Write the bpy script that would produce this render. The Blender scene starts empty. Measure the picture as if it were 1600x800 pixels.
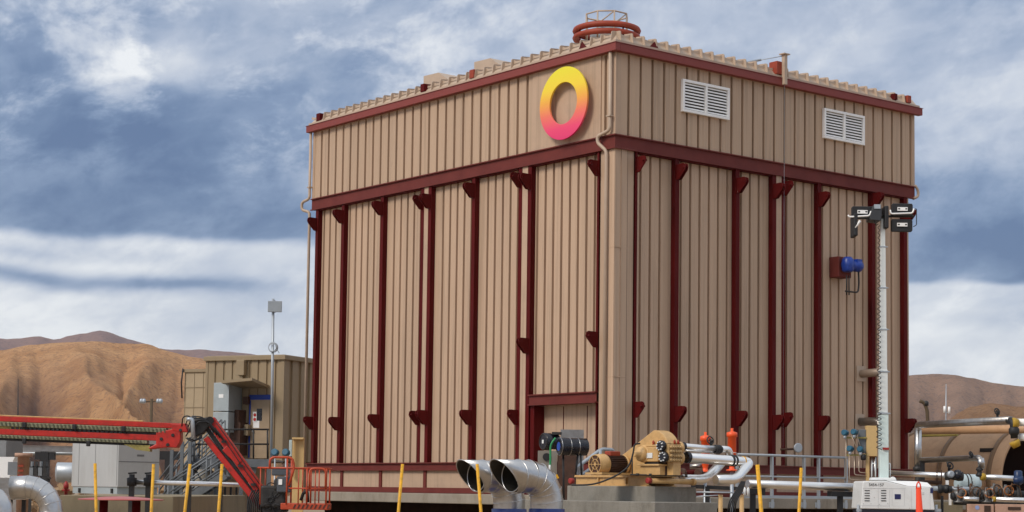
import bpy, math, random
from mathutils import Vector, Matrix, noise
random.seed(7)
V = Vector
sc = bpy.context.scene
COL = sc.collection
# ------------------------------------------------------------------ camera
F, PYC, PITCH, ROLL, CZ = 2855.4, 549.6, 0.0759, 0.0130, 1.7
cp, sp = math.cos(PITCH), math.sin(PITCH)
cr, sr = math.cos(ROLL), math.sin(ROLL)
EYE = V((0, 0, CZ))
R0, U0, F0 = V((1, 0, 0)), V((0, -sp, cp)), V((0, cp, sp))
RR, UU = R0*cr + U0*sr, -R0*sr + U0*cr
cam = bpy.data.cameras.new('camera'); co = bpy.data.objects.new('camera', cam); COL.objects.link(co)
m = Matrix((RR, UU, -F0)).transposed().to_4x4(); m.translation = EYE
co.matrix_world = m
cam.sensor_width = 36; cam.lens = F/1600*36; cam.shift_y = (PYC-400)/1600
cam.clip_start = .5; cam.clip_end = 30000
sc.camera = co
sc.render.resolution_x = 1024; sc.render.resolution_y = 512

def ray(px, py):
    X, Y = px-800, py-PYC
    u = cr*X+sr*Y; v = -sr*X+cr*Y
    return R0*(u/F) + F0 + U0*(-v/F)
def P(px, py, Y):                       # world point seen at (px,py) at world depth Y
    d = ray(px, py); return EYE + d*(Y/d.y)
def hit(px, py, o, n):
    d = ray(px, py); return EYE + d*((o-EYE).dot(n)/d.dot(n))
def PG(px, Y, z=0.0):                   # point at column px, depth Y, height z
    p = P(px, 760, Y); return V((p.x, Y, z))

# ------------------------------------------------------------------ building frame
TH = .8974
DA = V((-math.cos(TH), math.sin(TH), 0)); DB = V((math.sin(TH), math.cos(TH), 0)); DZ = V((0, 0, 1))
C0 = V((2.5589, 46, 0))
LA, LB = 14.305, 11.819
ZG, ZM, ZB, ZC = 11.4205+CZ, 9.0975+CZ, .7671+CZ, -.1032+CZ
def bp(a, b, z): return C0 + DA*a + DB*b + DZ*z
def LF(px, py, off=0):
    q = hit(px, py, bp(0, -off, 0), DB)-C0; return q.dot(DA), q.z
def RF(px, py, off=0):
    q = hit(px, py, bp(-off, 0, 0), DA)-C0; return q.dot(DB), q.z

def row(p):
    p = p-EYE; yc = p.dot(F0); u = F*p.dot(R0)/yc; v = -F*p.dot(U0)/yc; return PYC+sr*u+cr*v
def z_at(p, y):                         # height at which the vertical through p crosses pixel row y
    lo, hi = -4., 16.
    for _ in range(40):
        mid = (lo+hi)/2
        if row(V((p.x, p.y, mid))) > y: lo = mid
        else: hi = mid
    return lo
# ------------------------------------------------------------------ materials
MATS = {}
def mat(name, col, rough=.6, metal=0., var=.12, scale=3., bump=0., bscale=40., stretch=(1, 1, 1), dirt=None, dirt_amt=0., dirt_scale=2., spec=None, dlo=.5):
    if name in MATS: return MATS[name]
    m = bpy.data.materials.new(name); m.use_nodes = True; nt = m.node_tree; N = nt.nodes; L = nt.links
    b = N['Principled BSDF']; b.inputs['Roughness'].default_value = rough; b.inputs['Metallic'].default_value = metal
    if spec is not None: b.inputs['Specular IOR Level'].default_value = spec
    tc = N.new('ShaderNodeTexCoord'); mp = N.new('ShaderNodeMapping'); mp.inputs['Scale'].default_value = stretch
    L.new(tc.outputs['Object'], mp.inputs[0])
    n = N.new('ShaderNodeTexNoise'); n.inputs['Scale'].default_value = scale; n.inputs['Detail'].default_value = 6; n.inputs['Roughness'].default_value = .65
    L.new(mp.outputs[0], n.inputs['Vector'])
    r = N.new('ShaderNodeValToRGB'); r.color_ramp.elements[0].position = .28; r.color_ramp.elements[1].position = .72
    r.color_ramp.elements[0].color = (*[max(0, c*(1-var)) for c in col], 1); r.color_ramp.elements[1].color = (*[min(1, c*(1+var)) for c in col], 1)
    L.new(n.outputs['Fac'], r.inputs[0]); out = r.outputs[0]
    if dirt:
        n2 = N.new('ShaderNodeTexNoise'); n2.inputs['Scale'].default_value = dirt_scale; n2.inputs['Detail'].default_value = 8; n2.inputs['Roughness'].default_value = .7
        L.new(mp.outputs[0], n2.inputs['Vector'])
        r2 = N.new('ShaderNodeValToRGB'); r2.color_ramp.elements[0].position = dlo; r2.color_ramp.elements[1].position = max(.72, dlo+.03)
        r2.color_ramp.elements[0].color = (0, 0, 0, 1); r2.color_ramp.elements[1].color = (dirt_amt,)*3+(1,)
        L.new(n2.outputs['Fac'], r2.inputs[0])
        mx = N.new('ShaderNodeMix'); mx.data_type = 'RGBA'
        L.new(r2.outputs[0], mx.inputs[0]); L.new(out, mx.inputs[6]); mx.inputs[7].default_value = (*dirt, 1); out = mx.outputs[2]
    L.new(out, b.inputs['Base Color'])
    n3 = N.new('ShaderNodeTexNoise'); n3.inputs['Scale'].default_value = bscale*.3; n3.inputs['Detail'].default_value = 5
    L.new(tc.outputs['Object'], n3.inputs['Vector'])
    mr = N.new('ShaderNodeMapRange'); mr.inputs['To Min'].default_value = max(.05, rough-.12); mr.inputs['To Max'].default_value = min(1, rough+.12)
    L.new(n3.outputs['Fac'], mr.inputs[0]); L.new(mr.outputs[0], b.inputs['Roughness'])
    if bump:
        n4 = N.new('ShaderNodeTexNoise'); n4.inputs['Scale'].default_value = bscale; n4.inputs['Detail'].default_value = 6
        L.new(tc.outputs['Object'], n4.inputs['Vector'])
        bb = N.new('ShaderNodeBump'); bb.inputs['Strength'].default_value = bump; bb.inputs['Distance'].default_value = .02
        L.new(n4.outputs['Fac'], bb.inputs['Height']); L.new(bb.outputs[0], b.inputs['Normal'])
    MATS[name] = m; return m

STREAK = (1, 1, .12)
def panels(m, width, amt):                  # each sheet of cladding aged a little differently
    nt = m.node_tree; N = nt.nodes; L = nt.links; b = N['Principled BSDF']; src = b.inputs['Base Color'].links[0].from_socket
    g = N.new('ShaderNodeNewGeometry'); dp_ = N.new('ShaderNodeVectorMath'); dp_.operation = 'DOT_PRODUCT'; L.new(g.outputs['Position'], dp_.inputs[0])
    dp_.inputs[1].default_value = tuple((DA-DB)/width); f = N.new('ShaderNodeMath'); f.operation = 'FLOOR'; L.new(dp_.outputs['Value'], f.inputs[0])
    w_ = N.new('ShaderNodeTexWhiteNoise'); w_.noise_dimensions = '1D'; L.new(f.outputs[0], w_.inputs['W'])
    mr = N.new('ShaderNodeMapRange'); L.new(w_.outputs['Value'], mr.inputs[0]); mr.inputs['To Min'].default_value = 1-amt; mr.inputs['To Max'].default_value = 1+amt*.6
    # thin rain streaks
    mp = N.new('ShaderNodeMapping'); mp.inputs['Scale'].default_value = (9, 9, .22); L.new(g.outputs['Position'], mp.inputs[0])
    n = N.new('ShaderNodeTexNoise'); n.inputs['Scale'].default_value = 1.; n.inputs['Detail'].default_value = 4; L.new(mp.outputs[0], n.inputs['Vector'])
    r = N.new('ShaderNodeMapRange'); L.new(n.outputs['Fac'], r.inputs[0]); r.inputs['From Min'].default_value = .52; r.inputs['From Max'].default_value = .74; r.inputs['To Min'].default_value = 1; r.inputs['To Max'].default_value = .80
    k = N.new('ShaderNodeMath'); k.operation = 'MULTIPLY'; L.new(mr.outputs[0], k.inputs[0]); L.new(r.outputs[0], k.inputs[1])
    v = N.new('ShaderNodeVectorMath'); v.operation = 'SCALE'; L.new(src, v.inputs[0]); L.new(k.outputs[0], v.inputs['Scale']); L.new(v.outputs[0], b.inputs['Base Color'])
CLAD = mat('tan cladding', (.515, .362, .250), .62, var=.05, scale=2.2, stretch=STREAK, dirt=(.36, .25, .18), dirt_amt=.38, dirt_scale=1.3)
CLADU = mat('tan cladding upper', (.50, .352, .24), .58, var=.04, scale=2.2, stretch=STREAK, dirt=(.34, .25, .18), dirt_amt=.35, dirt_scale=1.1)
FLAT = mat('tan flat sheet', (.49, .345, .24), .6, var=.05, scale=1.2, dirt=(.33, .24, .18), dirt_amt=.4, dirt_scale=1.8)
ROOFT = mat('tan roof sheet', (.47, .36, .27), .5, var=.08)
panels(CLAD, 1.0, .07); panels(CLADU, 1.23, .07); panels(FLAT, 2.5, .05)
REDC = mat('oxide red column paint', (.088, .0052, .0052), .6, spec=.12, var=.25, scale=1.6, dirt=(.40, .30, .26), dirt_amt=.85, dirt_scale=9, dlo=.695, stretch=(1, 1, .25))
REDB = mat('faded red beam paint', (.150, .031, .025), .6, spec=.22, var=.16, scale=1.5, dirt=(.10, .015, .015), dirt_amt=.5, stretch=(1, 1, 1))
REDG = mat('red gutter paint', (.235, .052, .044), .55, spec=.3, var=.08, scale=2, dirt=(.14, .03, .03), dirt_amt=.4)
RUST = mat('orange red primer', (.30, .042, .016), .6, var=.2)
CONC = mat('concrete', (.30, .265, .215), .9, var=.18, scale=1.5, bump=.4, dirt=(.17, .14, .10), dirt_amt=.7, dirt_scale=2.4, stretch=(1, 1, .5))
CONG = mat('grey concrete', (.235, .22, .19), .9, var=.2, scale=2., bump=.5, dirt=(.12, .105, .08), dirt_amt=.7, dirt_scale=3., stretch=(1, 1, .5))
GALV = mat('galvanised sheet', (.55, .55, .55), .32, 1., var=.1, scale=6, bump=.25, bscale=8, dirt=(.34, .33, .31), dirt_amt=.55, dirt_scale=2.5)
ALU = mat('aluminium pipe jacket', (.90, .90, .89), .33, 1., var=.03, scale=3, bump=.06, bscale=6, dirt=(.66, .62, .56), dirt_amt=.35, dirt_scale=3)
ALUD = mat('dull pipe jacket', (.36, .34, .32), .35, 1., var=.2, scale=5, bump=.3, bscale=10)
STEEL = mat('grey steel', (.16, .175, .19), .5, .3, var=.15)
GREYP = mat('galvanised rail', (.42, .46, .50), .45, .5, var=.1)
BLK = mat('black rubber', (.012, .012, .014), .6, var=.3, scale=8)
BLKP = mat('black paint gloss', (.010, .011, .018), .28, var=.3, scale=6)
DARK = mat('dark steel', (.035, .033, .032), .55, .3, var=.35, scale=9)
SHD = mat('shed cladding', (.30, .225, .135), .6, var=.06, scale=2, stretch=STREAK, dirt=(.2, .15, .09), dirt_amt=.4)
SHD2 = mat('shed flat metal', (.285, .215, .13), .6, var=.08)
YEL = mat('yellow paint', (.74, .38, .01), .55, var=.2, scale=5, dirt=(.22, .13, .04), dirt_amt=.8, dirt_scale=12)
BRED = mat('boom red paint', (.47, .016, .008), .45, var=.2, scale=4, dirt=(.16, .02, .012), dirt_amt=.7, dirt_scale=7)
BORG = mat('basket orange paint', (.46, .060, .018), .45, var=.2, scale=8, dirt=(.2, .03, .01), dirt_amt=.5, dirt_scale=9)
OLIVE = mat('olive steel', (.30, .25, .07), .55, var=.3, scale=9)
WHT = mat('white machine paint', (.74, .76, .76), .4, var=.04, dirt=(.5, .5, .46), dirt_amt=.35, dirt_scale=4)
CABG = mat('pale grey cabinet', (.44, .45, .45), .5, var=.05, dirt=(.3, .29, .27), dirt_amt=.35, stretch=(1, 1, .3))
CABG2 = mat('grey enclosure', (.36, .41, .43), .45, var=.06, dirt=(.25, .27, .28), dirt_amt=.4)
TANP = mat('tan machine paint', (.58, .36, .145), .42, var=.1, scale=4, dirt=(.30, .17, .06), dirt_amt=.55, dirt_scale=6)
TANK = mat('tank tan paint', (.50, .30, .165), .55, var=.12, scale=1.2, bump=.15, bscale=4, dirt=(.30, .16, .08), dirt_amt=.6, dirt_scale=2)
BROWN = mat('rusty brown', (.065, .028, .016), .7, var=.35, scale=9)
ORNG = mat('valve orange', (.85, .10, .02), .4, var=.08)
BLUE = mat('blue paint', (.01, .045, .30), .35, var=.25, scale=8)
TEAL = mat('blue gauge', (.012, .10, .17), .4, var=.2)
NAVY = mat('navy label', (.015, .02, .10), .4, var=.1)
GRN = mat('green hose', (.02, .25, .08), .4, var=.2)
PANEL = mat('cream board', (.62, .42, .18), .55, var=.08)
PINK = mat('pinkish beige steel', (.46, .28, .20), .6, var=.15, dirt=(.2, .12, .08), dirt_amt=.5, dirt_scale=5)
WHITE = mat('white trim', (.86, .86, .85), .45, var=.03)
PALE = mat('pale blue vessel', (.50, .62, .66), .5, var=.15, dirt=(.35, .36, .34), dirt_amt=.5, dirt_scale=6)
MINT = mat('mast paint', (.62, .74, .72), .35, var=.06, scale=5)
BTAPE = mat('blue tape', (.01, .04, .28), .6)
CHAIN = mat('steel chain track', (.24, .235, .15), .5, .4, var=.5, scale=22)
RUBBLE = mat('rubble stone', (.30, .19, .10), .9, var=.4, scale=10)
CONE = mat('cone orange', (.80, .06, .015), .5, var=.06)
MIR = mat('mesh screen', (.30, .33, .35), .6, var=.2, scale=30)

# ------------------------------------------------------------------ mesh builder
def perp(d):
    d = d.normalized(); u = DZ if abs(d.z) < .9 else V((1, 0, 0))
    x = d.cross(u).normalized(); return x, x.cross(d).normalized()*-1
class MB:
    def __init__(s): s.v = []; s.f = []; s.sm = []
    def add(s, vs, fs, sm=False):
        o = len(s.v); s.v += [V(v) for v in vs]; s.f += [tuple(i+o for i in f) for f in fs]; s.sm += [sm]*len(fs); return s
    def box(s, c, size, fr=None):
        ex, ey, ez = fr or (V((1, 0, 0)), V((0, 1, 0)), DZ); c = V(c)
        hx, hy, hz = [k/2 for k in size]
        vs = [c+ex*(a*hx)+ey*(b*hy)+ez*(d*hz) for a in (-1, 1) for b in (-1, 1) for d in (-1, 1)]
        return s.add(vs, [(0, 1, 3, 2), (4, 6, 7, 5), (0, 4, 5, 1), (2, 3, 7, 6), (0, 2, 6, 4), (1, 5, 7, 3)])
    def span(s, o, ex, ey, ez, x0, x1, y0, y1, z0, z1):
        return s.box(o+ex*((x0+x1)/2)+ey*((y0+y1)/2)+ez*((z0+z1)/2), (abs(x1-x0), abs(y1-y0), abs(z1-z0)), (ex, ey, ez))
    def bb(s, a0, a1, b0, b1, z0, z1): return s.span(C0, DA, DB, DZ, a0, a1, b0, b1, z0, z1)
    def bar(s, p0, p1, w, h, up=DZ):
        d = p1-p0; l = d.length; d.normalize(); x = d.cross(up)
        if x.length < 1e-4: x = d.cross(V((1, 0, 0)))
        x.normalize(); y = x.cross(d); return s.box((p0+p1)/2, (l, w, h), (d, x, y))
    def tube(s, pts, r, n=12, caps=True, closed=False, sm=True):
        pts = [V(p) for p in pts]; k = len(pts); rs = r if isinstance(r, (list, tuple)) else [r]*k
        t0 = (pts[1]-pts[0]).normalized(); x, _ = perp(t0); o = len(s.v)
        prev = t0
        for i, p in enumerate(pts):
            if closed: t = (pts[(i+1) % k]-pts[i-1]).normalized()
            elif i == 0: t = t0
            elif i == k-1: t = (pts[-1]-pts[-2]).normalized()
            else: t = ((pts[i+1]-p).normalized()+(p-pts[i-1]).normalized()).normalized()
            x = (x-t*x.dot(t)).normalized(); y = t.cross(x)
            sc_ = 1.
            if not closed and 0 < i < k-1: sc_ = 1/max(.5, (p-pts[i-1]).normalized().dot(t))**.0
            for j in range(n):
                a = 2*math.pi*j/n; s.v.append(p+(x*math.cos(a)+y*math.sin(a))*rs[i]*sc_)
        R_ = k if closed else k-1
        for i in range(R_):
            for j in range(n):
                a = o+i*n+j; b = o+i*n+(j+1) % n; i2 = (i+1) % k; c = o+i2*n+(j+1) % n; d = o+i2*n+j
                s.f.append((a, b, c, d)); s.sm.append(sm)
        if caps and not closed:
            s.f.append(tuple(o+j for j in range(n))[::-1]); s.f.append(tuple(o+(k-1)*n+j for j in range(n))); s.sm += [False, False]
        return s
    def lathe(s, c, ax, prof, n=20, sm=True, caps=True):   # prof: (along, radius)
        ax = ax.normalized(); x, y = perp(ax); o = len(s.v); k = len(prof)
        for d, r in prof:
            for j in range(n):
                a = 2*math.pi*j/n; s.v.append(c+ax*d+(x*math.cos(a)+y*math.sin(a))*r)
        for i in range(k-1):
            for j in range(n):
                s.f.append((o+i*n+j, o+i*n+(j+1) % n, o+(i+1)*n+(j+1) % n, o+(i+1)*n+j)); s.sm.append(sm)
        if caps:
            s.f.append(tuple(o+j for j in range(n))[::-1]); s.f.append(tuple(o+(k-1)*n+j for j in range(n))); s.sm += [False, False]
        return s
    def torus(s, c, ax, R, r, n=40, m=8):
        x, y = perp(ax.normalized())
        return s.tube([c+(x*math.cos(2*math.pi*i/n)+y*math.sin(2*math.pi*i/n))*R for i in range(n)], r, m, closed=True)
    def prism(s, pts, ext):
        n = len(pts); vs = [V(p) for p in pts]+[V(p)+ext for p in pts]
        return s.add(vs, [tuple(range(n))[::-1], tuple(range(n, 2*n))]+[(i, (i+1) % n, n+(i+1) % n, n+i) for i in range(n)])
    def ibeam(s, p0, p1, w, h, up=DZ, tf=.02, tw=.015):
        d = (p1-p0).normalized(); x = d.cross(up).normalized(); y = x.cross(d)
        s.bar(p0+y*(h/2-tf/2), p1+y*(h/2-tf/2), w, tf, up); s.bar(p0-y*(h/2-tf/2), p1-y*(h/2-tf/2), w, tf, up)
        return s.bar(p0, p1, tw, h-2*tf-.002, up)
    def build(s, name, material, parent=None, bevel=0, label=None):
        root = parent
        while root is not None and root.parent: root = root.parent
        off = root.location.copy() if root is not None else V((0, 0, 0))
        me = bpy.data.meshes.new(name)
        own = parent is None
        if own and s.v:
            xs = [v.x for v in s.v]; ys = [v.y for v in s.v]; off = V(((min(xs)+max(xs))/2, (min(ys)+max(ys))/2, min(v.z for v in s.v)))
        me.from_pydata([tuple(v-off) for v in s.v], [], s.f); me.update()
        import bmesh
        bm = bmesh.new(); bm.from_mesh(me); bmesh.ops.recalc_face_normals(bm, faces=bm.faces); bm.to_mesh(me); bm.free()
        me.polygons.foreach_set('use_smooth', s.sm)
        me.materials.append(material)
        o = bpy.data.objects.new(name, me); COL.objects.link(o)
        if own: o.location = off
        else: o.parent = parent
        if bevel:
            b = o.modifiers.new('bevel', 'BEVEL'); b.width = bevel; b.segments = 2; b.limit_method = 'ANGLE'
        if label: o['label'] = label
        return o
def tag(o, label, cat, group=None):
    o['label'] = label; o['category'] = cat
    if group: o['group'] = group
    return o
def thing(name, label, cat, loc, group=None):
    o = bpy.data.objects.new(name, None); COL.objects.link(o); o.location = V(loc); o.empty_display_size = .3
    return tag(o, label, cat, group)
def structure(o): o['kind'] = 'structure'; return o
def arc(c, x, y, r, a0, a1, n=8):
    return [c+x*(r*math.cos(a0+(a1-a0)*i/n))+y*(r*math.sin(a0+(a1-a0)*i/n)) for i in range(n+1)]
def smooth_path(pts, rad, n=6):                       # polyline with rounded corners
    out = [pts[0]]
    for i in range(1, len(pts)-1):
        a, b, c = pts[i-1], pts[i], pts[i+1]
        u = (a-b); w = (c-b); r = min(rad, u.length*.48, w.length*.48); u.normalize(); w.normalize()
        p0, p1 = b+u*r, b+w*r
        for k in range(n+1):
            t = k/n; out.append(p0*(1-t)**2+b*2*t*(1-t)+p1*t*t)
    out.append(pts[-1]); return out
def text_part(txt, name, material, parent, origin, ex, ey, height, depth=.004):
    cu = bpy.data.curves.new(name, 'FONT'); cu.body = txt; cu.size = height/.72; cu.extrude = depth/2
    to = bpy.data.objects.new(name+'_tmp', cu); COL.objects.link(to)
    dg = bpy.context.evaluated_depsgraph_get(); me = bpy.data.meshes.new_from_object(to.evaluated_get(dg))
    bpy.data.objects.remove(to); me.materials.clear(); me.materials.append(material)
    root = parent
    while root.parent: root = root.parent
    ez = ex.cross(ey)
    for v in me.vertices:
        p = origin+ex*v.co.x+ey*v.co.y+ez*v.co.z-root.location; v.co = p
    o = bpy.data.objects.new(name, me); COL.objects.link(o); o.parent = parent; return o
# ================================================================== SKY, SUN
w = bpy.data.worlds.new('World'); sc.world = w; w.use_nodes = True
SUN_EL, SUN_AZ = math.radians(40), math.radians(230)     # azimuth clockwise from +Y
sd = V((math.sin(SUN_AZ)*math.cos(SUN_EL), math.cos(SUN_AZ)*math.cos(SUN_EL), math.sin(SUN_EL)))
def world_nodes():
    nt = w.node_tree; N = nt.nodes; L = nt.links; N.clear()
    out = N.new('ShaderNodeOutputWorld'); bg = N.new('ShaderNodeBackground'); L.new(bg.outputs[0], out.inputs[0])
    bg.inputs[1].default_value = .12
    sky = N.new('ShaderNodeTexSky'); sky.sky_type = 'NISHITA'; sky.sun_disc = False
    sky.sun_elevation = SUN_EL; sky.sun_rotation = SUN_AZ; sky.altitude = 300; sky.air_density = 1; sky.dust_density = 1.5
    tc = N.new('ShaderNodeTexCoord'); sep = N.new('ShaderNodeSeparateXYZ'); L.new(tc.outputs['Generated'], sep.inputs[0])
    def M(op, a, b=None, c=None, clamp=False):
        n = N.new('ShaderNodeMath'); n.operation = op; n.use_clamp = clamp
        for i, x in enumerate((a, b, c)):
            if x is None: continue
            if isinstance(x, (int, float)): n.inputs[i].default_value = x
            else: L.new(x, n.inputs[i])
        return n.outputs[0]
    X, Y, Z = sep.outputs
    az = M('MULTIPLY', M('ARCTAN2', X, Y), 57.2958)
    el = M('MULTIPLY', M('ARCSINE', Z), 57.2958)
    def comb(a, b, c=0.):
        n = N.new('ShaderNodeCombineXYZ')
        for i, x in enumerate((a, b, c)):
            if isinstance(x, (int, float)): n.inputs[i].default_value = x
            else: L.new(x, n.inputs[i])
        return n.outputs[0]
    def nz(vec, scale, detail=6, rough=.55, dist=0.):
        n = N.new('ShaderNodeTexNoise'); n.inputs['Scale'].default_value = scale; n.inputs['Detail'].default_value = detail
        n.inputs['Roughness'].default_value = rough; n.inputs['Distortion'].default_value = dist
        L.new(vec, n.inputs['Vector']); return n.outputs['Fac']
    # domain warp so the cloud masses get uneven edges
    wx = M('SUBTRACT', nz(comb(M('MULTIPLY', az, .10), M('MULTIPLY', el, .22), 3.1), 1., 4, .6), .5)
    wy = M('SUBTRACT', nz(comb(M('MULTIPLY', az, .10), M('MULTIPLY', el, .22), 9.7), 1., 4, .6), .5)
    az2 = M('ADD', az, M('MULTIPLY', wx, 10.)); el2 = M('ADD', el, M('MULTIPLY', wy, 6.5))
    def blob(a0, e0, sa, se, amp):
        d = M('ADD', M('POWER', M('ABSOLUTE', M('DIVIDE', M('SUBTRACT', az2, a0), sa)), 2.), M('POWER', M('ABSOLUTE', M('DIVIDE', M('SUBTRACT', el2, e0), se)), 2.))
        return M('MULTIPLY', M('EXPONENT', M('MULTIPLY', d, -1.)), amp)
    base = M('ADD', M('MULTIPLY', nz(comb(M('ADD', M('MULTIPLY', az, .11), M('MULTIPLY', el, -.05)), M('ADD', M('MULTIPLY', el, .22), M('MULTIPLY', az, -.03))), 1., 6, .58, .3), 1.1), .02)
    def a_(px): return math.degrees(math.atan((px-800)/F))
    def e_(py): return math.degrees(math.atan((766-py)/F))
    val = base
    def soft(x, e0, e1):                     # smooth step
        n = N.new('ShaderNodeMapRange'); n.interpolation_type = 'SMOOTHSTEP'; L.new(x, n.inputs[0])
        n.inputs['From Min'].default_value = e0; n.inputs['From Max'].default_value = e1; return n.outputs[0]
    azw = M('ADD', az, M('MULTIPLY', wx, 3.)); elw = M('ADD', el, M('MULTIPLY', wy, 1.3))
    def blob2(a0, e0, sa, se, amp):
        dd = M('ADD', M('POWER', M('ABSOLUTE', M('DIVIDE', M('SUBTRACT', azw, a0), sa)), 4.), M('POWER', M('ABSOLUTE', M('DIVIDE', M('SUBTRACT', elw, e0), se)), 2.))
        return M('MULTIPLY', M('EXPONENT', M('MULTIPLY', dd, -1.)), amp)
    for (px, py, sx, sy, amp) in [
        (60, 215, 170, 50, -.16), (30, 110, 70, 50, -.22), (60, 45, 70, 30, -.05), (200, 115, 130, 55, .26), (120, 150, 60, 20, .14), (330, 60, 80, 60, -.10), (420, 90, 60, 40, .10),
        (640, 60, 240, 60, .08), (1300, 60, 160, 40, .10), (1500, 120, 160, 90, .12), (1500, 280, 90, 40, -.10), (860, 30, 150, 45, -.02)]:
        val = M('ADD', val, blob(a_(px), e_(py), sx/F*57.3, sy/F*57.3, amp))
    # the two dark cloud masses with a firm lower edge, and the streak above the hills
    m1 = M('MULTIPLY', blob(a_(200), e_(330), 420/F*57.3, 105/F*57.3, -.46), soft(elw, e_(396), e_(374)))
    m2 = M('MULTIPLY', blob(a_(1590), e_(400), 230/F*57.3, 70/F*57.3, -.50), soft(elw, e_(450), e_(436)))
    b1 = M('MULTIPLY', soft(elw, e_(374), e_(398)), soft(az, 2., -4.)); b2 = M('MULTIPLY', soft(elw, e_(436), e_(452)), soft(az, 2., 6.))
    val = M('ADD', val, M('ADD', m1, m2)); val = M('ADD', val, M('MULTIPLY', M('ADD', b1, b2), .30))
    val = M('ADD', val, M('MULTIPLY', soft(el, 17., 34.), .32))  # unseen upper sky brightened, added to whiten metal tops and ambient light
    for (px, py, sx, sy, amp) in [(140, 456, 260, 12, -.60), (120, 418, 160, 12, -.16), (1540, 500, 90, 14, -.10)]:
        val = M('ADD', val, blob2(a_(px), e_(py), sx/F*57.3, sy/F*57.3, amp))
    fine = M('MULTIPLY', M('SUBTRACT', nz(comb(M('ADD', M('MULTIPLY', az, .55), M('MULTIPLY', el, -.15)), M('ADD', M('MULTIPLY', el, .78), M('MULTIPLY', az, -.10)), wx), 1., 7, .60, .6), .5), M('SUBTRACT', .42, M('MULTIPLY', soft(el, 7.5, 6.), .24)))
    brk = M('SUBTRACT', M('MULTIPLY', soft(nz(comb(M('MULTIPLY', az, .30), M('ADD', M('MULTIPLY', el, .46), M('MULTIPLY', az, -.06)), 5.5), 1., 8, .64, .2), .42, .64), .44), .20)
    val = M('ADD', val, M('MULTIPLY', brk, M('ADD', .32, M('MULTIPLY', soft(el, 8.5, 12.), M('MULTIPLY', soft(az, 4., -5.), .60)))))
    val = M('ADD', val, fine)
    r = N.new('ShaderNodeValToRGB'); cr_ = r.color_ramp
    stops = [(.0, (.095, .16, .305)), (.16, (.14, .215, .365)), (.32, (.215, .295, .45)), (.46, (.33, .405, .545)), (.62, (.47, .53, .645)), (.80, (.64, .68, .75)), (1., (.86, .88, .90))]
    cr_.elements[0].position = stops[0][0]; cr_.elements[0].color = (*stops[0][1], 1)
    cr_.elements[1].position = 1; cr_.elements[1].color = (*stops[-1][1], 1)
    for p_, c_ in stops[1:-1]:
        e = cr_.elements.new(p_); e.color = (*c_, 1)
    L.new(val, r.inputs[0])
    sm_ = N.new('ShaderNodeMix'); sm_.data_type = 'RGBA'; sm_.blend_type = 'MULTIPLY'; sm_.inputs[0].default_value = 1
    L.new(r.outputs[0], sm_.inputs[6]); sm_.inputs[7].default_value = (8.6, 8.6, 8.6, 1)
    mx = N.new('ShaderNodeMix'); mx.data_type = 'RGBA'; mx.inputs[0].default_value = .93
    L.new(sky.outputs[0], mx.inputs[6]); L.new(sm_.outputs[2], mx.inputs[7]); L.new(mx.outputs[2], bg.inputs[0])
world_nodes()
sun = bpy.data.lights.new('sun', 'SUN'); sun.energy = 2.1; sun.angle = math.radians(20); sun.color = (1, .91, .80)
so = bpy.data.objects.new('sun', sun); COL.objects.link(so); so.rotation_euler = sd.to_track_quat('Z', 'Y').to_euler()
sc.view_settings.view_transform = 'Standard'; sc.view_settings.look = 'None'; sc.view_settings.exposure = .08; sc.view_settings.gamma = 1

# ================================================================== GROUND AND HILLS
gm = mat('ground gravel', (.30, .215, .135), .95, var=.25, scale=.3, bump=.5, bscale=8, dirt=(.2, .13, .08), dirt_amt=.6, dirt_scale=.05)
mb = MB(); rs = [0.01, 20, 60, 150, 400, 1500, 3500, 5900]; nseg = 64
for r_ in rs:
    for j in range(nseg): mb.v.append(V((r_*math.cos(2*math.pi*j/nseg), r_*math.sin(2*math.pi*j/nseg), 0)))
for i in range(len(rs)-1):
    for j in range(nseg):
        mb.f.append((i*nseg+j, i*nseg+(j+1) % nseg, (i+1)*nseg+(j+1) % nseg, (i+1)*nseg+j)); mb.sm.append(False)
structure(mb.build('ground', gm))

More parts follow.
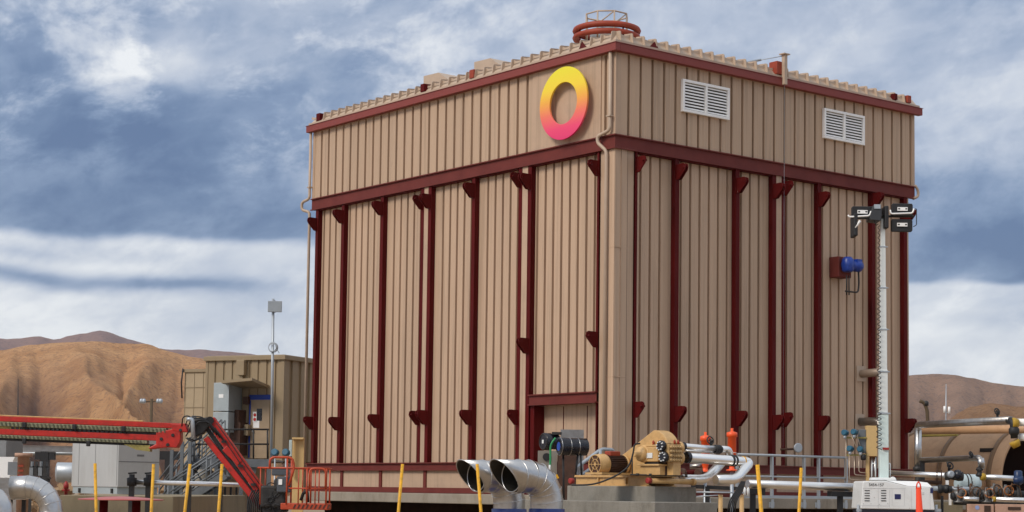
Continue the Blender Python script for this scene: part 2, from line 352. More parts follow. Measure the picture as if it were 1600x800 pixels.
def hill_mat(name, c1, c2, c3, sc_):
    m = bpy.data.materials.new(name); m.use_nodes = True; nt = m.node_tree; N = nt.nodes; L = nt.links
    b = N['Principled BSDF']; b.inputs['Roughness'].default_value = .95; b.inputs['Specular IOR Level'].default_value = .1
    tc = N.new('ShaderNodeTexCoord')
    def nz(s, d, ro=.6):
        n = N.new('ShaderNodeTexNoise'); n.inputs['Scale'].default_value = s; n.inputs['Detail'].default_value = d; n.inputs['Roughness'].default_value = ro
        L.new(tc.outputs['Object'], n.inputs['Vector']); return n.outputs['Fac']
    def ramp(f, a, b_, c0, c1_):
        r = N.new('ShaderNodeValToRGB'); r.color_ramp.elements[0].position = a; r.color_ramp.elements[1].position = b_
        r.color_ramp.elements[0].color = (*c0, 1); r.color_ramp.elements[1].color = (*c1_, 1); L.new(f, r.inputs[0]); return r.outputs[0]
    def mix(f, a, b_):
        x = N.new('ShaderNodeMix'); x.data_type = 'RGBA'; L.new(f, x.inputs[0]); L.new(a, x.inputs[6])
        if isinstance(b_, tuple): x.inputs[7].default_value = (*b_, 1)
        else: L.new(b_, x.inputs[7])
        return x.outputs[2]
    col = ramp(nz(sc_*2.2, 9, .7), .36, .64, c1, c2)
    at = N.new('ShaderNodeAttribute'); at.attribute_name = 'scrub_shade'
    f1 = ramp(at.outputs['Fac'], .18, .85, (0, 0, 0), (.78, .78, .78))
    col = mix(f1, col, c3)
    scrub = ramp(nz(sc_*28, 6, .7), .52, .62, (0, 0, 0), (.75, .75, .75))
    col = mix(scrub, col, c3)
    L.new(col, b.inputs['Base Color'])
    bb = N.new('ShaderNodeBump'); bb.inputs['Strength'].default_value = .9; bb.inputs['Distance'].default_value = 5
    L.new(nz(sc_*14, 9, .7), bb.inputs['Height']); L.new(bb.outputs[0], b.inputs['Normal'])
    return m
def interp(pts, x):
    if x <= pts[0][0]: return pts[0][1]
    for (x0, y0), (x1, y1) in zip(pts, pts[1:]):
        if x <= x1:
            t = (x-x0)/(x1-x0); t = t*t*(3-2*t)*.5+t*.5; return y0+(y1-y0)*t
    return pts[-1][1]
def hills(name, ridge, r0, r1, px0, px1, m, gul=.5, ncol=420, nrow=130, fr=1., seed=0., spurs=None):
    rnd = random.Random(int(seed*100)); mb = MB(); G = []
    spurs = list(spurs or []); x = px0
    while x < px1:
        if not any(abs(x-s[0]) < 60/fr for s in spurs): spurs.append((x, x+rnd.uniform(-130, 130)/fr, rnd.uniform(.85, 1.2)))
        x += rnd.uniform(60, 120)/fr
    small = []; x = px0
    while x < px1: small.append((x, x+rnd.uniform(-90, 90)/fr, 1.)); x += rnd.uniform(16, 34)/fr
    for i in range(nrow+1):
        t = i/nrow*1.35; tt = min(t, 1.); r_ = r0+(r1-r0)*t
        env = math.sin(math.pi*min(1, tt**.9))**.75
        for j in range(ncol+1):
            px = px0+(px1-px0)*j/ncol
            hy = interp(ridge, px); hor = 766.6+(px-800)*.013
            az = math.atan((px-800)/F); H = CZ+r1*(hor-hy)/F
            wpx = px+noise.noise(V((px*.012*fr, t*2.6, seed)))*34/fr+noise.noise(V((px*.045*fr, t*8, seed+5)))*11/fr
            best, dd = -9, 0
            for (pc, pf, p_) in spurs:
                dx = wpx-(pf+(pc-pf)*tt)
                e = tt**(1.75*p_)-abs(dx)*.0044*fr*env
                if e > best: best, dd = e, dx
            b2, d2 = -9, 0
            for (pc, pf, p_) in small:
                dx = wpx-(pf+(pc-pf)*tt)
                if abs(dx) > 60: continue
                e = -abs(dx)*.0022*fr
                if e > b2: b2, d2 = e, dx
            if b2 < -8: b2 = 0
            h = H*(best + b2*env*.8 + .02*env)
            if t > 1: h = H*(1-(t-1)*1.6)
            h += H*.008*noise.fractal(V((az*150*fr, t*16, seed)), 1., 2., 5)*(.3+env)
            deep = min(1, abs(dd)*fr/75)
            pt = noise.fractal(V((az*30*fr, t*4., seed+21)), 1., 2., 4)
            G.append(max(0, min(1, env*(deep**2*.75+(.30 if dd > 0 else -.08)*deep+pt*.6+abs(d2)*fr/16*.12))))  # colour mask: scrub plus painted side shade in valleys and on one flank
            mb.v.append(V((math.sin(az)*r_, math.cos(az)*r_, h-.6 if i else -3)))
    W = ncol+1
    for i in range(nrow):
        for j in range(ncol):
            mb.f.append((i*W+j, i*W+j+1, (i+1)*W+j+1, (i+1)*W+j)); mb.sm.append(True)
    o = mb.build(name, m); at = o.data.attributes.new('scrub_shade', 'FLOAT', 'POINT'); at.data.foreach_set('value', G)
    return structure(o)
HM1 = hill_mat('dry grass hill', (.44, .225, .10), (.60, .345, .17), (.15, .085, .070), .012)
HM2 = hill_mat('far violet hill', (.20, .125, .115), (.25, .155, .13), (.13, .085, .09), .003)
HM3 = hill_mat('brown ridge', (.215, .130, .088), (.30, .185, .125), (.11, .078, .070), .006)
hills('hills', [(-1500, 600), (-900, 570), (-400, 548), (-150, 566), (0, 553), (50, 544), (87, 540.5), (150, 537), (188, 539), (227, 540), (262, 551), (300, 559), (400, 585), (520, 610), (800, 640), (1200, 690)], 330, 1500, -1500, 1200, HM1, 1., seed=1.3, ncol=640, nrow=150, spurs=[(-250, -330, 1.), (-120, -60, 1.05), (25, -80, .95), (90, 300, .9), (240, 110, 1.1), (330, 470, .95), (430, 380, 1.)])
hills('far_hills', [(-1500, 560), (-700, 530), (-200, 540), (0, 532), (57, 529), (87, 532), (105, 527.5), (122, 522.5), (138, 519.6), (153, 518.8), (170, 520.5), (188, 525), (207, 531.5), (227, 538), (262, 546), (300, 545), (352, 546), (400, 552), (500, 560), (900, 610), (1300, 650), (1700, 650), (2600, 620)], 2600, 4800, -1500, 1600, HM2, .5, ncol=300, nrow=60, fr=1.4, seed=7.7)
hills('ridge', [(1000, 640), (1200, 610), (1380, 591), (1437, 587.5), (1465, 586.5), (1492, 588.5), (1520, 594), (1561, 603), (1600, 608), (1700, 622), (2000, 600), (2700, 560)], 1500, 2900, 900, 2700, HM3, .9, ncol=300, nrow=90, fr=1.6, seed=3.1)
HM4 = hill_mat('tan knoll', (.27, .145, .07), (.34, .195, .10), (.13, .07, .045), .012)
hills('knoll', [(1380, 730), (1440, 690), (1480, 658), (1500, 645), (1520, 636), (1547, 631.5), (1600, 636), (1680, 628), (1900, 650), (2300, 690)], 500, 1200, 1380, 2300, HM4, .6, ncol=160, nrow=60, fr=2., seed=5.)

# ================================================================== MAIN BUILDING
bld = thing('industrial_building', 'tall tan ribbed metal building with dark red beams, columns and gutter', 'building', bp(LA/2, LB/2, 0))
NO = {'L': (DA, -DB), 'R': (DB, -DA)}
def corr(mb, face, s0, s1, z0, z1, pitch, off, depth=.045, gw=.055, start=0., z0f=None, zf=None):
    ex, en = NO[face]; prof = [(s0, 0)]
    s = s0+start+pitch*.5
    while s+gw < s1-.03:
        # flat, small step rib, narrow groove
        prof += [(s, 0), (s+.012, -depth), (s+gw-.012, -depth), (s+gw, 0)]
        m1 = s+gw+(pitch-gw)*.40
        if m1+.10 < s1-.02: prof += [(m1, 0), (m1+.010, .005), (m1+.045, .005), (m1+.055, 0)]
        s += pitch
    prof.append((s1, 0)); o = len(mb.v)
    for sv, d in prof:
        p = C0+ex*sv+en*(off+d); mb.v += [p+DZ*z0, p+DZ*z1]
    for i in range(len(prof)-1):
        mb.f.append((o+2*i, o+2*i+2, o+2*i+3, o+2*i+1)); mb.sm.append(False)
ZTOP = ZG-.20                                    # underside of gutter
# upper band walls
a_l0, _ = LF(940, 170); a_l1, _ = LF(833, 180)
mb = MB()
corr(mb, 'L', a_l1, LA, ZM, ZTOP, .41, 0, depth=.12, gw=.10)
corr(mb, 'L', 0.18, a_l0, ZM, ZTOP, .41, 0, depth=.12, gw=.10, start=-.05)
corr(mb, 'R', 0.18, LB, ZM, ZTOP, .415, 0, depth=.13, gw=.085, start=.02)
mb.build('upper_wall', CLADU, bld)
mb = MB(); mb.bb(a_l0+.002, a_l1-.002, -.03, .02, ZM, ZTOP); mb.build('logo_panel', FLAT, bld)
for q_ in ((-.012, .178, -.012, .178), (LA-.10, LA+.015, -.015, .1), (-.015, .1, LB-.10, LB+.015)):
    mb = MB(); mb.bb(*q_, ZM+.002, ZTOP); mb.build('corner_flashing', FLAT, bld, bevel=.006)
# backs and hidden sides, plain
mb = MB(); zs0 = ZC+.05
mb.bb(.2, LA-.2, LB-.1, LB-.02, zs0, ZTOP); mb.bb(LA-.1, LA-.02, .2, LB-.1, zs0, ZTOP)
mb.build('rear_wall', CLADU, bld)
# lower walls, recessed bays between columns
REC = -.13
colL = [497.5, 539, 600, 662, 672, 741, 816, 828, 935]; colR = [992.5, 1056, 1150.5, 1208, 1222.5, 1279.5, 1362, 1412.5]
YL = 460
cA = [LF(x, YL)[0] for x in [494, 534.5, 595.8, 659, 670.5, 739, 812.3, 826.8, 934]]
cB = [RF(x, YL)[0] for x in [992, 1056, 1151, 1208.5, 1223, 1279.5, 1364, 1414]]
_, zdt = LF(880, 615); _, zdb = LF(880, 631)
zp0, zp1 = ZB+.01, ZM-.36
mb = MB()
bays = [(LA, cA[0])]+[(cA[i], cA[i+1]) for i in range(len(cA)-1)]
for k, (a1, a0) in enumerate(bays):
    if abs(a1-a0) < .5: continue
    z0 = zdt+.02 if k == 8 else zp0
    corr(mb, 'L', a0+.07, a1-.07, z0, zp1, .335, REC, depth=.12, gw=.092)
bb_ = [(cB[i], cB[i+1]) for i in range(len(cB)-1)]+[(cB[-1], LB)]
for b0, b1 in bb_:
    if abs(b1-b0) < .5: continue
    corr(mb, 'R', b0+.07, b1-.07, zp0, zp1, .345, REC, depth=.13, gw=.080)
mb.build('lower_wall', CLAD, bld)
# flat strips between paired columns
mb = MB()
mb.bb(cA[4]+.077, cA[3]-.077, -.022, .3, zp0, zp1); mb.build('infill_strip', FLAT, bld); mb = MB(); mb.bb(cA[7]+.077, cA[6]-.077, -.022, .3, zp0, zp1); mb.build('infill_strip', FLAT, bld)
mb = MB(); mb.bb(-.022, .3, cB[3]+.077, cB[4]-.077, zp0, zp1); mb.build('infill_strip', FLAT, bld)
# near corner cladding, flush with the columns
mb = MB(); ac, bc = cA[8]-.05, cB[0]-.05
for (p0, p1) in [(.0, ac)]:
    mb.bb(p0, .35, -.01, .2, ZC+.08, zp1+.02); mb.bb(.352, ac, .02, .2, ZC+.08, zp1+.02)
mb.bb(-.012, .2, .002+.2, .42, ZC+.08, zp1+.02); mb.bb(.02, .2, .425, bc, ZC+.08, zp1+.02)
mb.bb(-.02, ac+.02, -.03, .0, zp1-.01, zp1+.03); mb.bb(-.03, .0, .001, bc+.02, zp1-.01, zp1+.03)
for b_ in (.0, .21): mb.bb(-.02, -.0125, b_+.0, b_+.012, ZC+.1, zp1)
for zz in (6.2+CZ, 2.9+CZ): mb.bb(-.016, .36, -.016, .1, zz, zz+.015); mb.bb(-.018, .1, -.014, .43, zz, zz+.015)
mb.build('corner_cladding', CLAD, bld, bevel=.006)
for b_ in (.424, .205): mb = MB(); mb.bb(-.016, .03, b_, b_+.018, ZC+.1, zp1-.01) if b_ < .3 else mb.bb(.004, .03, b_, b_+.02, ZC+.1, zp1-.01); mb.build('cladding_joint', BROWN, bld)
# mid beam (channel with flanges) and ledges
def beam(mb, z0, z1, off, fl=.05, aend=LA, bend=LB):
    mb.bb(-off, aend, -off, .1, z0, z1); mb.bb(-off, .1, .102, bend, z0, z1)
    for z in (z0, z1):
        e = off+fl
        mb.bb(-e, aend, -e, -off+.001, z-.015, z+.015); mb.bb(-e, -off+.001, -off+.002, bend, z-.015, z+.015)
mb = MB(); beam(mb, ZM-.36, ZM-.02, .02, .06); mb.build('mid_beam', REDB, bld)
mb = MB(); beam(mb, ZB-.21, ZB-.01, .0, .06); mb.build('base_beam', REDB, bld)
_, zl1 = LF(600, 737.5); _, zl0 = LF(600, 761)
mb = MB(); mb.bb(.15, LA-.02, .04, .1, zl0-.02, ZB-.2); mb.bb(.04, .1, .2, LB-.02, zl0-.02, ZB-.2); mb.build('base_panel', FLAT, bld)
mb = MB(); mb.bb(.0, LA, -.03, .12, ZC+.01, zl0); mb.bb(-.03, .12, .122, LB, ZC+.01, zl0)
mb.build('sill_beam', REDB, bld)
for px in (533, 593.6, 663):
    a, _ = LF(px, 750); mb = MB(); mb.bb(a-.065, a+.065, -.0, .05, zl0+.001, ZB-.212); mb.build('sill_post', REDB, bld)
for px in (1211, 1284, 1398):
    b, _ = RF(px, 750); mb = MB(); mb.bb(.0, .05, b-.065, b+.065, zl0+.001, ZB-.212); mb.build('sill_post', REDB, bld)
# columns
def column(face, s, z0, z1, wd=.15):
    ex, en = NO[face]; mb = MB(); o = C0+ex*s
    mb.span(o, ex, en, DZ, -wd/2, wd/2, .01, .03, z0, z1)            # outer flange
    mb.span(o, ex, en, DZ, -.012, .012, -.2, .009, z0, z1)            # web
    mb.span(o, ex, en, DZ, -wd/2, wd/2, -.22, -.201, z0, z1)
    mb.span(o, ex, en, DZ, -wd/2+.01, wd/2-.01, -.19, .0, z0+.002, z1-.002) if wd > .10 else None
    c = mb.build('column', REDC, bld); return c
def bracket(colm, face, s, z, ht=.40, out=.385, dbl=True):
    ex, en = NO[face]; mb = MB(); k = ht
    outline = [(.03, .50), (out*.78, .52), (out*.95, .44), (out, .24), (out*.93, .06), (out*.36, -.50), (.03, -.52)]
    for d in ((-.055, .03) if dbl else (-.015,)):
        o = C0+ex*(s+d)+DZ*z
        pts = [o+en*x+DZ*(y*k*1.0) for x, y in outline]; mb.prism(pts, ex*.03)
    o = C0+ex*s+DZ*(z+.22*k)+en*(out*.82); mb.tube([o-ex*.075, o+ex*.075], .028, 8)
    mb.build('bracket', REDC, colm)
brL = {0: [(350), (661)], 1: [338, 662], 2: [325, 658], 3: [316, 653], 4: [314, 652], 5: [297, 652], 6: [281, 652], 7: [283, 540], 8: [262, 530]}
brR = {0: [256, 640], 1: [268, 647], 2: [289, 654], 3: [298, 660], 4: [294, 656], 5: [311, 661], 6: [312], 7: [338, 665]}
for i, a in enumerate(cA):
    z0 = ZC+.02 if i in (7,) else zp0
    z0 = zdt if i == 8 else z0
    c = column('L', a, z0, zp1-.002, .07 if i == 8 else .15)
    for y in brL[i]:
        lo = z_at(C0+DA*a-DB*.2, y)
        bracket(c, 'L', a, lo, dbl=i not in (0, 8, 3, 6))
for i, b in enumerate(cB):
    c = column('R', b, zp0, zp1-.002, .07 if i == 0 else .15)
    for y in brR[i]:
        lo = z_at(C0+DB*b-DA*.2, y)
        bracket(c, 'R', b, lo, dbl=i not in (0, 4))
# thin ledges at top and bottom of each bay
mb = MB()
for a1, a0 in bays:
    if abs(a1-a0) > .5: mb.bb(a0+.1, a1-.1, -.03, .12, zp1-.045, zp1-.017)
for b0, b1 in bb_:
    if abs(b1-b0) > .5: mb.bb(-.03, .12, b0+.1, b1-.1, zp1-.045, zp1-.017)
mb.build('bay_ledge', REDC, bld)
# doorway under the last left bay
da0, da1 = cA[8]+.0, cA[7]-.10
mb = MB(); mb.bb(da0-.03, da1, -.04, -.02, zdb, zdt); mb.bb(da0-.03, da1, -.10, .15, zdt-.02, zdt+.012); mb.bb(da0-.03, da1, -.10, .15, zdb-.012, zdb+.02)
mb.build('door_lintel', REDB, bld)
mb = MB(); mb.bb(da1-.17, da1-.01, .0, .36, ZC+.02, zdb-.02); mb.build('door_jamb', REDC, bld); mb = MB(); mb.bb(da0-.02, da0+.02, -.02, .34, ZC+.02, zdb-.02); mb.build('door_jamb', REDC, bld)
mb = MB(); mb.bb(da0+.021, da1-.171, .35, .42, ZC+.02, zdb); mb.build('door_panel', FLAT, bld)
for a in (da0+.75, da0+1.7): mb = MB(); mb.bb(a, a+.018, .335, .348, ZC+.9, zdb-.05); mb.build('door_seam', REDC, bld)
# gutter, tan drip edge, roof edge with standing fins
g = .18
mb = MB(); mb.bb(-g, LA+g, -g, -.01, ZG-.20, ZG); mb.bb(-g, -.01, -.008, LB+g, ZG-.20, ZG)
mb.bb(-g-.02, LA+g+.02, -g-.02, -g+.03, ZG, ZG+.015); mb.bb(-g-.02, -g+.03, -g+.032, LB+g+.02, ZG, ZG+.015)
mb.build('gutter', REDG, bld, bevel=.008)
mb = MB(); mb.bb(.0, LA-.02, .0-.008, .2, ZTOP-.004, ZTOP+.05); mb.bb(-.008, .2, .201, LB-.02, ZTOP-.004, ZTOP+.05); mb.build('soffit', ROOFT, bld)
mb = MB(); mb.bb(-.14, LA+.1, -.14, .15, ZG+.016, ZG+.085); mb.bb(-.14, .15, .152, LB+.1, ZG+.016, ZG+.085); mb.build('drip_edge', ROOFT, bld)
mb = MB(); ins, rh = .16, .19
zr0, zr1 = ZG+.085, ZG+.085+rh
q = lambda a, b, z: bp(a, b, z)
mb.add([q(-.10, -.10, zr0), q(LA, -.10, zr0), q(LA, ins-.1, zr1), q(ins-.1, ins-.1, zr1)], [(0, 1, 2, 3)])
mb.add([q(-.10, -.10, zr0), q(-.10, LB, zr0), q(ins-.1, LB, zr1), q(ins-.1, ins-.1, zr1)], [(0, 1, 2, 3)])
mb.add([q(ins-.1, ins-.1, zr1), q(LA, ins-.1, zr1), q(LA, LB, zr1-.05), q(ins-.1, LB, zr1-.05)], [(0, 1, 2, 3)])
def fin(face, s):
    ex, en = NO[face]; o = C0+ex*s
    pts = [o+en*.125+DZ*zr0, o+en*.09+DZ*(zr1+.05), o+en*.06+DZ*(zr1+.075), o-en*.22+DZ*(zr1+.10), o-en*.24+DZ*(zr1-.02), o+en*.02+DZ*zr0]
    mb.prism(pts, ex*.028)
    n = 4; vs = []
    for k in range(n+1):
        t = k/n; z = zr1+.05-.055*math.sin(math.pi*t)**.7
        vs += [o+ex*(.028+.38*t)+en*.02+DZ*(zr1-.06), o+ex*(.028+.38*t)+en*.015+DZ*z]
    mb.add(vs, [(2*k, 2*k+2, 2*k+3, 2*k+1) for k in range(n)])
s = .06
while s < LA-.3: fin('L', s); s += .41
s = .06
while s < LB-.3: fin('R', s); s += .415
mb.build('roof', ROOFT, bld)
def roof_block(face, px, py, w_, h_, d_, matr, name, off=-.15):
    s_, z_ = (LF if face == 'L' else RF)(px, py, off); ex, en = NO[face]
    mb = MB(); mb.span(C0+ex*s_, ex, en, DZ, -w_/2, w_/2, off-d_/2, off+d_/2, ZG+.10, z_+h_/2); return mb.build(name, matr, bld, bevel=.01)
roof_block('L', 666, 137, .18, .18, .3, REDC, 'roof_cleat', .0); roof_block('L', 743, 115, .2, .18, .3, RUST, 'roof_cleat', .0)
roof_block('L', 503, 181, .20, .12, .3, REDC, 'roof_cleat', .0)
roof_block('R', 1213, 103, .26, .20, .3, RUST, 'roof_cleat', .02); roof_block('R', 1415, 153, .16, .10, .3, RUST, 'roof_cleat', .02); roof_block('R', 1394, 150, .13, .10, .3, REDC, 'roof_cleat', .02)
def roof_flag(px, py):
    a, z = LF(px, py, -.5); mb = MB()
    mb.prism([bp(a, .5, z-.35), bp(a, .5, z), bp(a-.75, .5, z-.02), bp(a-1.3, .5, z-.35)], DB*.9); mb.build('roof_hood', ROOFT, bld)
roof_flag(662, 119); roof_flag(741, 97)
for face, s_ in (('L', 1.0), ('R', 1.05)):
    ex, en = NO[face]; o = C0+ex*s_; mb = MB()
    mb.prism([o+en*.14+DZ*zr0, o+ex*.30+en*.14+DZ*zr0, o+ex*.28+en*.05+DZ*(zr1+.02)], -en*.02); mb.build('roof_gusset', REDC, bld)
# downpipes
def dp(pts, r=.05):
    pipes = MB(); pipes.tube(smooth_path(pts, .11), r, 10); pipes.build('downpipe', ROOFT, bld)
e = .09
zj = lambda a, b_, y: z_at(bp(a, b_, 0), y)
dp([bp(.10, -.10, ZTOP), bp(.10, -.10, zj(.1, -.1, 203)), bp(.50, -.16, zj(.5, -.16, 213)), bp(.50, -.16, zj(.5, -.16, 223)), bp(.24, -.08, zj(.25, -.1, 236)), bp(.24, -.08, ZC+.1)], .047)
za1 = lambda y: z_at(bp(LA+.1, -.06, 0), y)
dp([bp(LA+.05, -.08, ZTOP), bp(LA+.05, -.08, za1(311)), bp(LA+.40, -.14, za1(315)), bp(LA+.40, -.14, za1(327)), bp(LA+.12, -.02, za1(331)), bp(LA+.12, -.02, ZC+.1)], .045)
zb1_ = lambda y: z_at(bp(-.06, LB, 0), y)
dp([bp(-.06, LB-.03, zb1_(290)), bp(-.06, LB+.10, zb1_(296)), bp(-.06, LB+.12, zb1_(306)), bp(-.04, LB-.10, zb1_(311))], .04)
for q_ in ((.02, .18, -.17, -.06, ZM+.45, ZM+.48), (LA-.02, LA+.12, -.14, -.01, ZM+.35, ZM+.39)):
    mb = MB(); mb.bb(*q_); mb.build('pipe_strap', ROOFT, bld)
# louvres on the right upper wall
def vent(c4):
    pts = [RF(x, y, .05) for x, y in c4]; b0 = (pts[0][0]+pts[1][0])/2; b1 = (pts[2][0]+pts[3][0])/2
    z1 = (pts[0][1]+pts[2][1])/2; z0 = (pts[1][1]+pts[3][1])/2
    mb = MB(); t = .07
    for (x0, x1, y0, y1) in ((b0, b1, z1-t, z1), (b0, b1, z0, z0+t), (b0, b0+t, z0+t+.001, z1-t-.001), (b1-t, b1, z0+t+.001, z1-t-.001), ((b0+b1)/2-.035, (b0+b1)/2+.035, z0+t+.001, z1-t-.001)):
        mb.bb(-.10, -.005, x0, x1, y0, y1)
    fr = mb.build('louvre_vent', WHITE, bld, bevel=.005)
    n = 9; mb = MB()
    for half in ((b0+t+.004, (b0+b1)/2-.04), ((b0+b1)/2+.04, b1-t-.004)):
        for i in range(n):
            z = z0+t+(z1-z0-2*t)*(i+.5)/n
            c = bp(-.055, (half[0]+half[1])/2, z); tilt = (DZ*.8-DA*-.6).normalized()
            mb.box(c, (half[1]-half[0], .043, .006), (DB, (-DA*.25-DZ*.97).normalized(), (-DA*.97+DZ*.25).normalized()))
    mb.build('slat', WHITE, fr)
    mb = MB(); mb.bb(-.018, -.006, b0+t, b1-t, z0+t, z1-t); mb.build('backing', mat('vent dark backing', (.05, .04, .03), .8), fr)
vent([(1066, 123), (1065, 175), (1139, 139), (1138, 187)])
vent([(1287, 170), (1286, 216), (1350, 181), (1349, 227)])
# ring logo
def ring_mat():
    m = bpy.data.materials.new('ring sign gradient'); m.use_nodes = True; nt = m.node_tree; N = nt.nodes; L = nt.links
    b = N['Principled BSDF']; b.inputs['Roughness'].default_value = .4
    tc = N.new('ShaderNodeTexCoord'); s_ = N.new('ShaderNodeSeparateXYZ'); L.new(tc.outputs['Object'], s_.inputs[0])
    mr = N.new('ShaderNodeMapRange'); mr.inputs['From Min'].default_value = 0; mr.inputs['From Max'].default_value = 1.93; L.new(s_.outputs[2], mr.inputs[0])
    r = N.new('ShaderNodeValToRGB'); cr_ = r.color_ramp
    cols = [(0, (.75, .035, .16)), (.16, (.85, .06, .17)), (.36, (.88, .19, .12)), (.55, (.90, .42, .06)), (.72, (.92, .68, .04)), (1, (.85, .78, .03))]
    cr_.elements[0].color = (*cols[0][1], 1); cr_.elements[1].color = (*cols[-1][1], 1)
    for p_, c_ in cols[1:-1]: cr_.elements.new(p_).color = (*c_, 1)
    L.new(mr.outputs[0], r.inputs[0]); L.new(r.outputs[0], b.inputs['Base Color']); return m
ax0, zx0 = LF(881.5, 161.5, .22); mb = MB(); n = 72; cc = bp(ax0, -.20, zx0); vs = []
pr = [(.0, .965), (.06, .965), (.06, .555), (.0, .555)]
for i in range(n):
    t = 2*math.pi*i/n; rd = DA*math.cos(t)+DZ*math.sin(t)
    for d, r_ in pr: vs.append(cc-DB*d+rd*r_)
mb.add(vs, [(i*4+k, i*4+(k+1) % 4, ((i+1) % n)*4+(k+1) % 4, ((i+1) % n)*4+k) for i in range(n) for k in range(4)])
ring = mb.build('ring_sign', ring_mat(), bevel=.008); tag(ring, 'yellow to pink ring emblem mounted on the flat panel of the tan building', 'sign')
mb = MB()
for t in (0.6, 2.5, 3.8, 5.6):
    p = cc+(DA*math.cos(t)+DZ*math.sin(t))*.76; mb.tube([p+DB*.18, p+DB*-.002], .02, 8)
root = ring; off = ring.location
o_ = mb.build('standoff', DARK, ring)
# concrete slab and the plinth piers below
slab = thing('raised_slab', 'raised concrete slab that carries the tan building', 'foundation', bp(LA/2, LB/2, 0))
_, zsb = LF(620, 785, .35)
mb = MB(); mb.bb(-1.5, LA+.25, -.30, LB+.4, zsb, ZC); mb.build('slab', CONC, slab, bevel=.02)
mb = MB(); mb.bb(-.9, LA-.3, .5, LB-.4, 0, zsb); mb.build('plinth', mat('under slab shade wall', (.022, .012, .008), .9, var=.4, spec=.1), slab)  # near-black colour paints the shade of the void under the slab
# rooftop ring guard
rg = thing('roof_ring_guard', 'rust red double ring with a pipe cage on the building roof corner', 'roof fixture', P(947, 55, 48.2)*1)
cu = P(948, 49, 48.2); cl = P(941, 60, 48.2)
def flatring(c, R, hh, ww):
    mb = MB(); n = 48; vs = []
    for i in range(n):
        t = 2*math.pi*i/n; rd = V((math.cos(t), math.sin(t), 0))
        for k in range(8):
            u = 2*math.pi*k/8; vs.append(c+rd*(R+ww*math.cos(u))+DZ*(hh*math.sin(u)))
    mb.add(vs, [(i*8+k, i*8+(k+1) % 8, ((i+1) % n)*8+(k+1) % 8, ((i+1) % n)*8+k) for i in range(n) for k in range(8)], True); return mb
flatring(cu, .83, .085, .09).build('upper_ring', RUST, rg); flatring(V((cu.x, cu.y, cl.z)), .83, .08, .09).build('lower_ring', RUST, rg)
mb = MB(); tp = []
for k in range(8):
    t = 2*math.pi*k/8+.3; p = cu+V((math.cos(t), math.sin(t), 0))*.58; p1 = V((p.x, p.y, cu.z+.42)); p0 = V((p.x, p.y, ZG+.3)); mb.tube([p0, p1], .022, 8); tp.append(p1)
mb.tube(tp, .022, 8, closed=True); mb.tube([tp[0]-DZ*.2, tp[3]], .015, 6); mb.tube([tp[5]-DZ*.35, tp[6]], .018, 6); mb.tube([tp[6]-DZ*.35, tp[7]], .018, 6)
mb.build('pipe_cage', ROOFT, rg)
mb = MB(); mb.lathe(V((cu.x, cu.y, ZG+.3)), DZ, [(0, .45), (cu.z-ZG-.28, .45)], 24); mb.build('vent_stack', MIR, rg)
for k in range(4):
    t = k*1.57+.5; p = cu+V((math.cos(t), math.sin(t), 0))*.83; mb = MB(); mb.bar(V((p.x, p.y, ZG+.3)), V((p.x, p.y, cu.z)), .09, .04); mb.build('strut', REDC, rg)
# rooftop davit with hanging wire
bD, zD = RF(1225, 126, .2)
dv = thing('roof_davit', 'small tan davit post with strut and hanging wire on the roof edge', 'davit', bp(-.2, bD, ZG-.1))
_, zT = RF(1225, 86, .2)
mb = MB(); mb.bar(bp(-.22, bD, ZG-.18), bp(-.22, bD, zT), .11, .11, DB); mb.bb(-.32, -.12, bD-.12, bD+.12, zT, zT+.03); mb.build('post', ROOFT, dv)
mb = MB(); mb.tube([bp(-.2, bD, zT-.02), bp(1.2, bD-.5, zT-.1)], .012, 6); mb.tube([bp(.45, bD-.22, zT-.05), bp(1.7, bD-.9, zT-.18), bp(1.9, bD-1., ZG+.3)], .035, 8); mb.build('strut', GREYP, dv)
mb = MB(); mb.tube([bp(-.22, bD, ZG-.18), bp(-.19, bD, ZB+.5)], .003, 5); mb.build('wire', GREYP, dv)
# motor actuator on right wall
bq, zq = RF(1311, 418); ac_ = thing('wall_actuator', 'dark red box with blue geared motor on the right wall', 'actuator', bp(0, bq, zq-.3))
mb = MB(); mb.bb(-.22, .14, bq-.27, bq+.27, zq-.30, zq+.28); mb.build('box', REDB, ac_, bevel=.02)
bm_, zm_ = RF(1330, 415, .35); cM = bp(-.40, bm_-.05, zm_)
mb = MB(); mb.lathe(cM-DB*.28, DB, [(0, .10), (.02, .16), (.20, .17), (.22, .13), (.40, .13), (.42, .17), (.60, .17), (.62, .12), (.70, .10)], 18)
mb.lathe(cM-DB*.15+DZ*-.2, DZ, [(0, .13), (.05, .17), (.35, .17), (.42, .10)], 16); mb.box(cM+DB*.22+DZ*.13, (.25, .2, .1), (DA, DB, DZ)); mb.build('motor', BLUE, ac_)
mb = MB(); mb.tube(smooth_path([cM+DB*.3-DZ*.1, cM+DB*.32-DZ*.5, cM+DB*.28-DZ*.75, cM-DB*.25-DZ*.75], .1), .025, 8); mb.tube([cM-DB*.1-DZ*.3, cM-DB*.1-DZ*.85], .02, 6); mb.tube([cM-DB*.2-DZ*.3, cM-DB*.2-DZ*.85], .02, 6); mb.build('conduit', DARK, ac_)
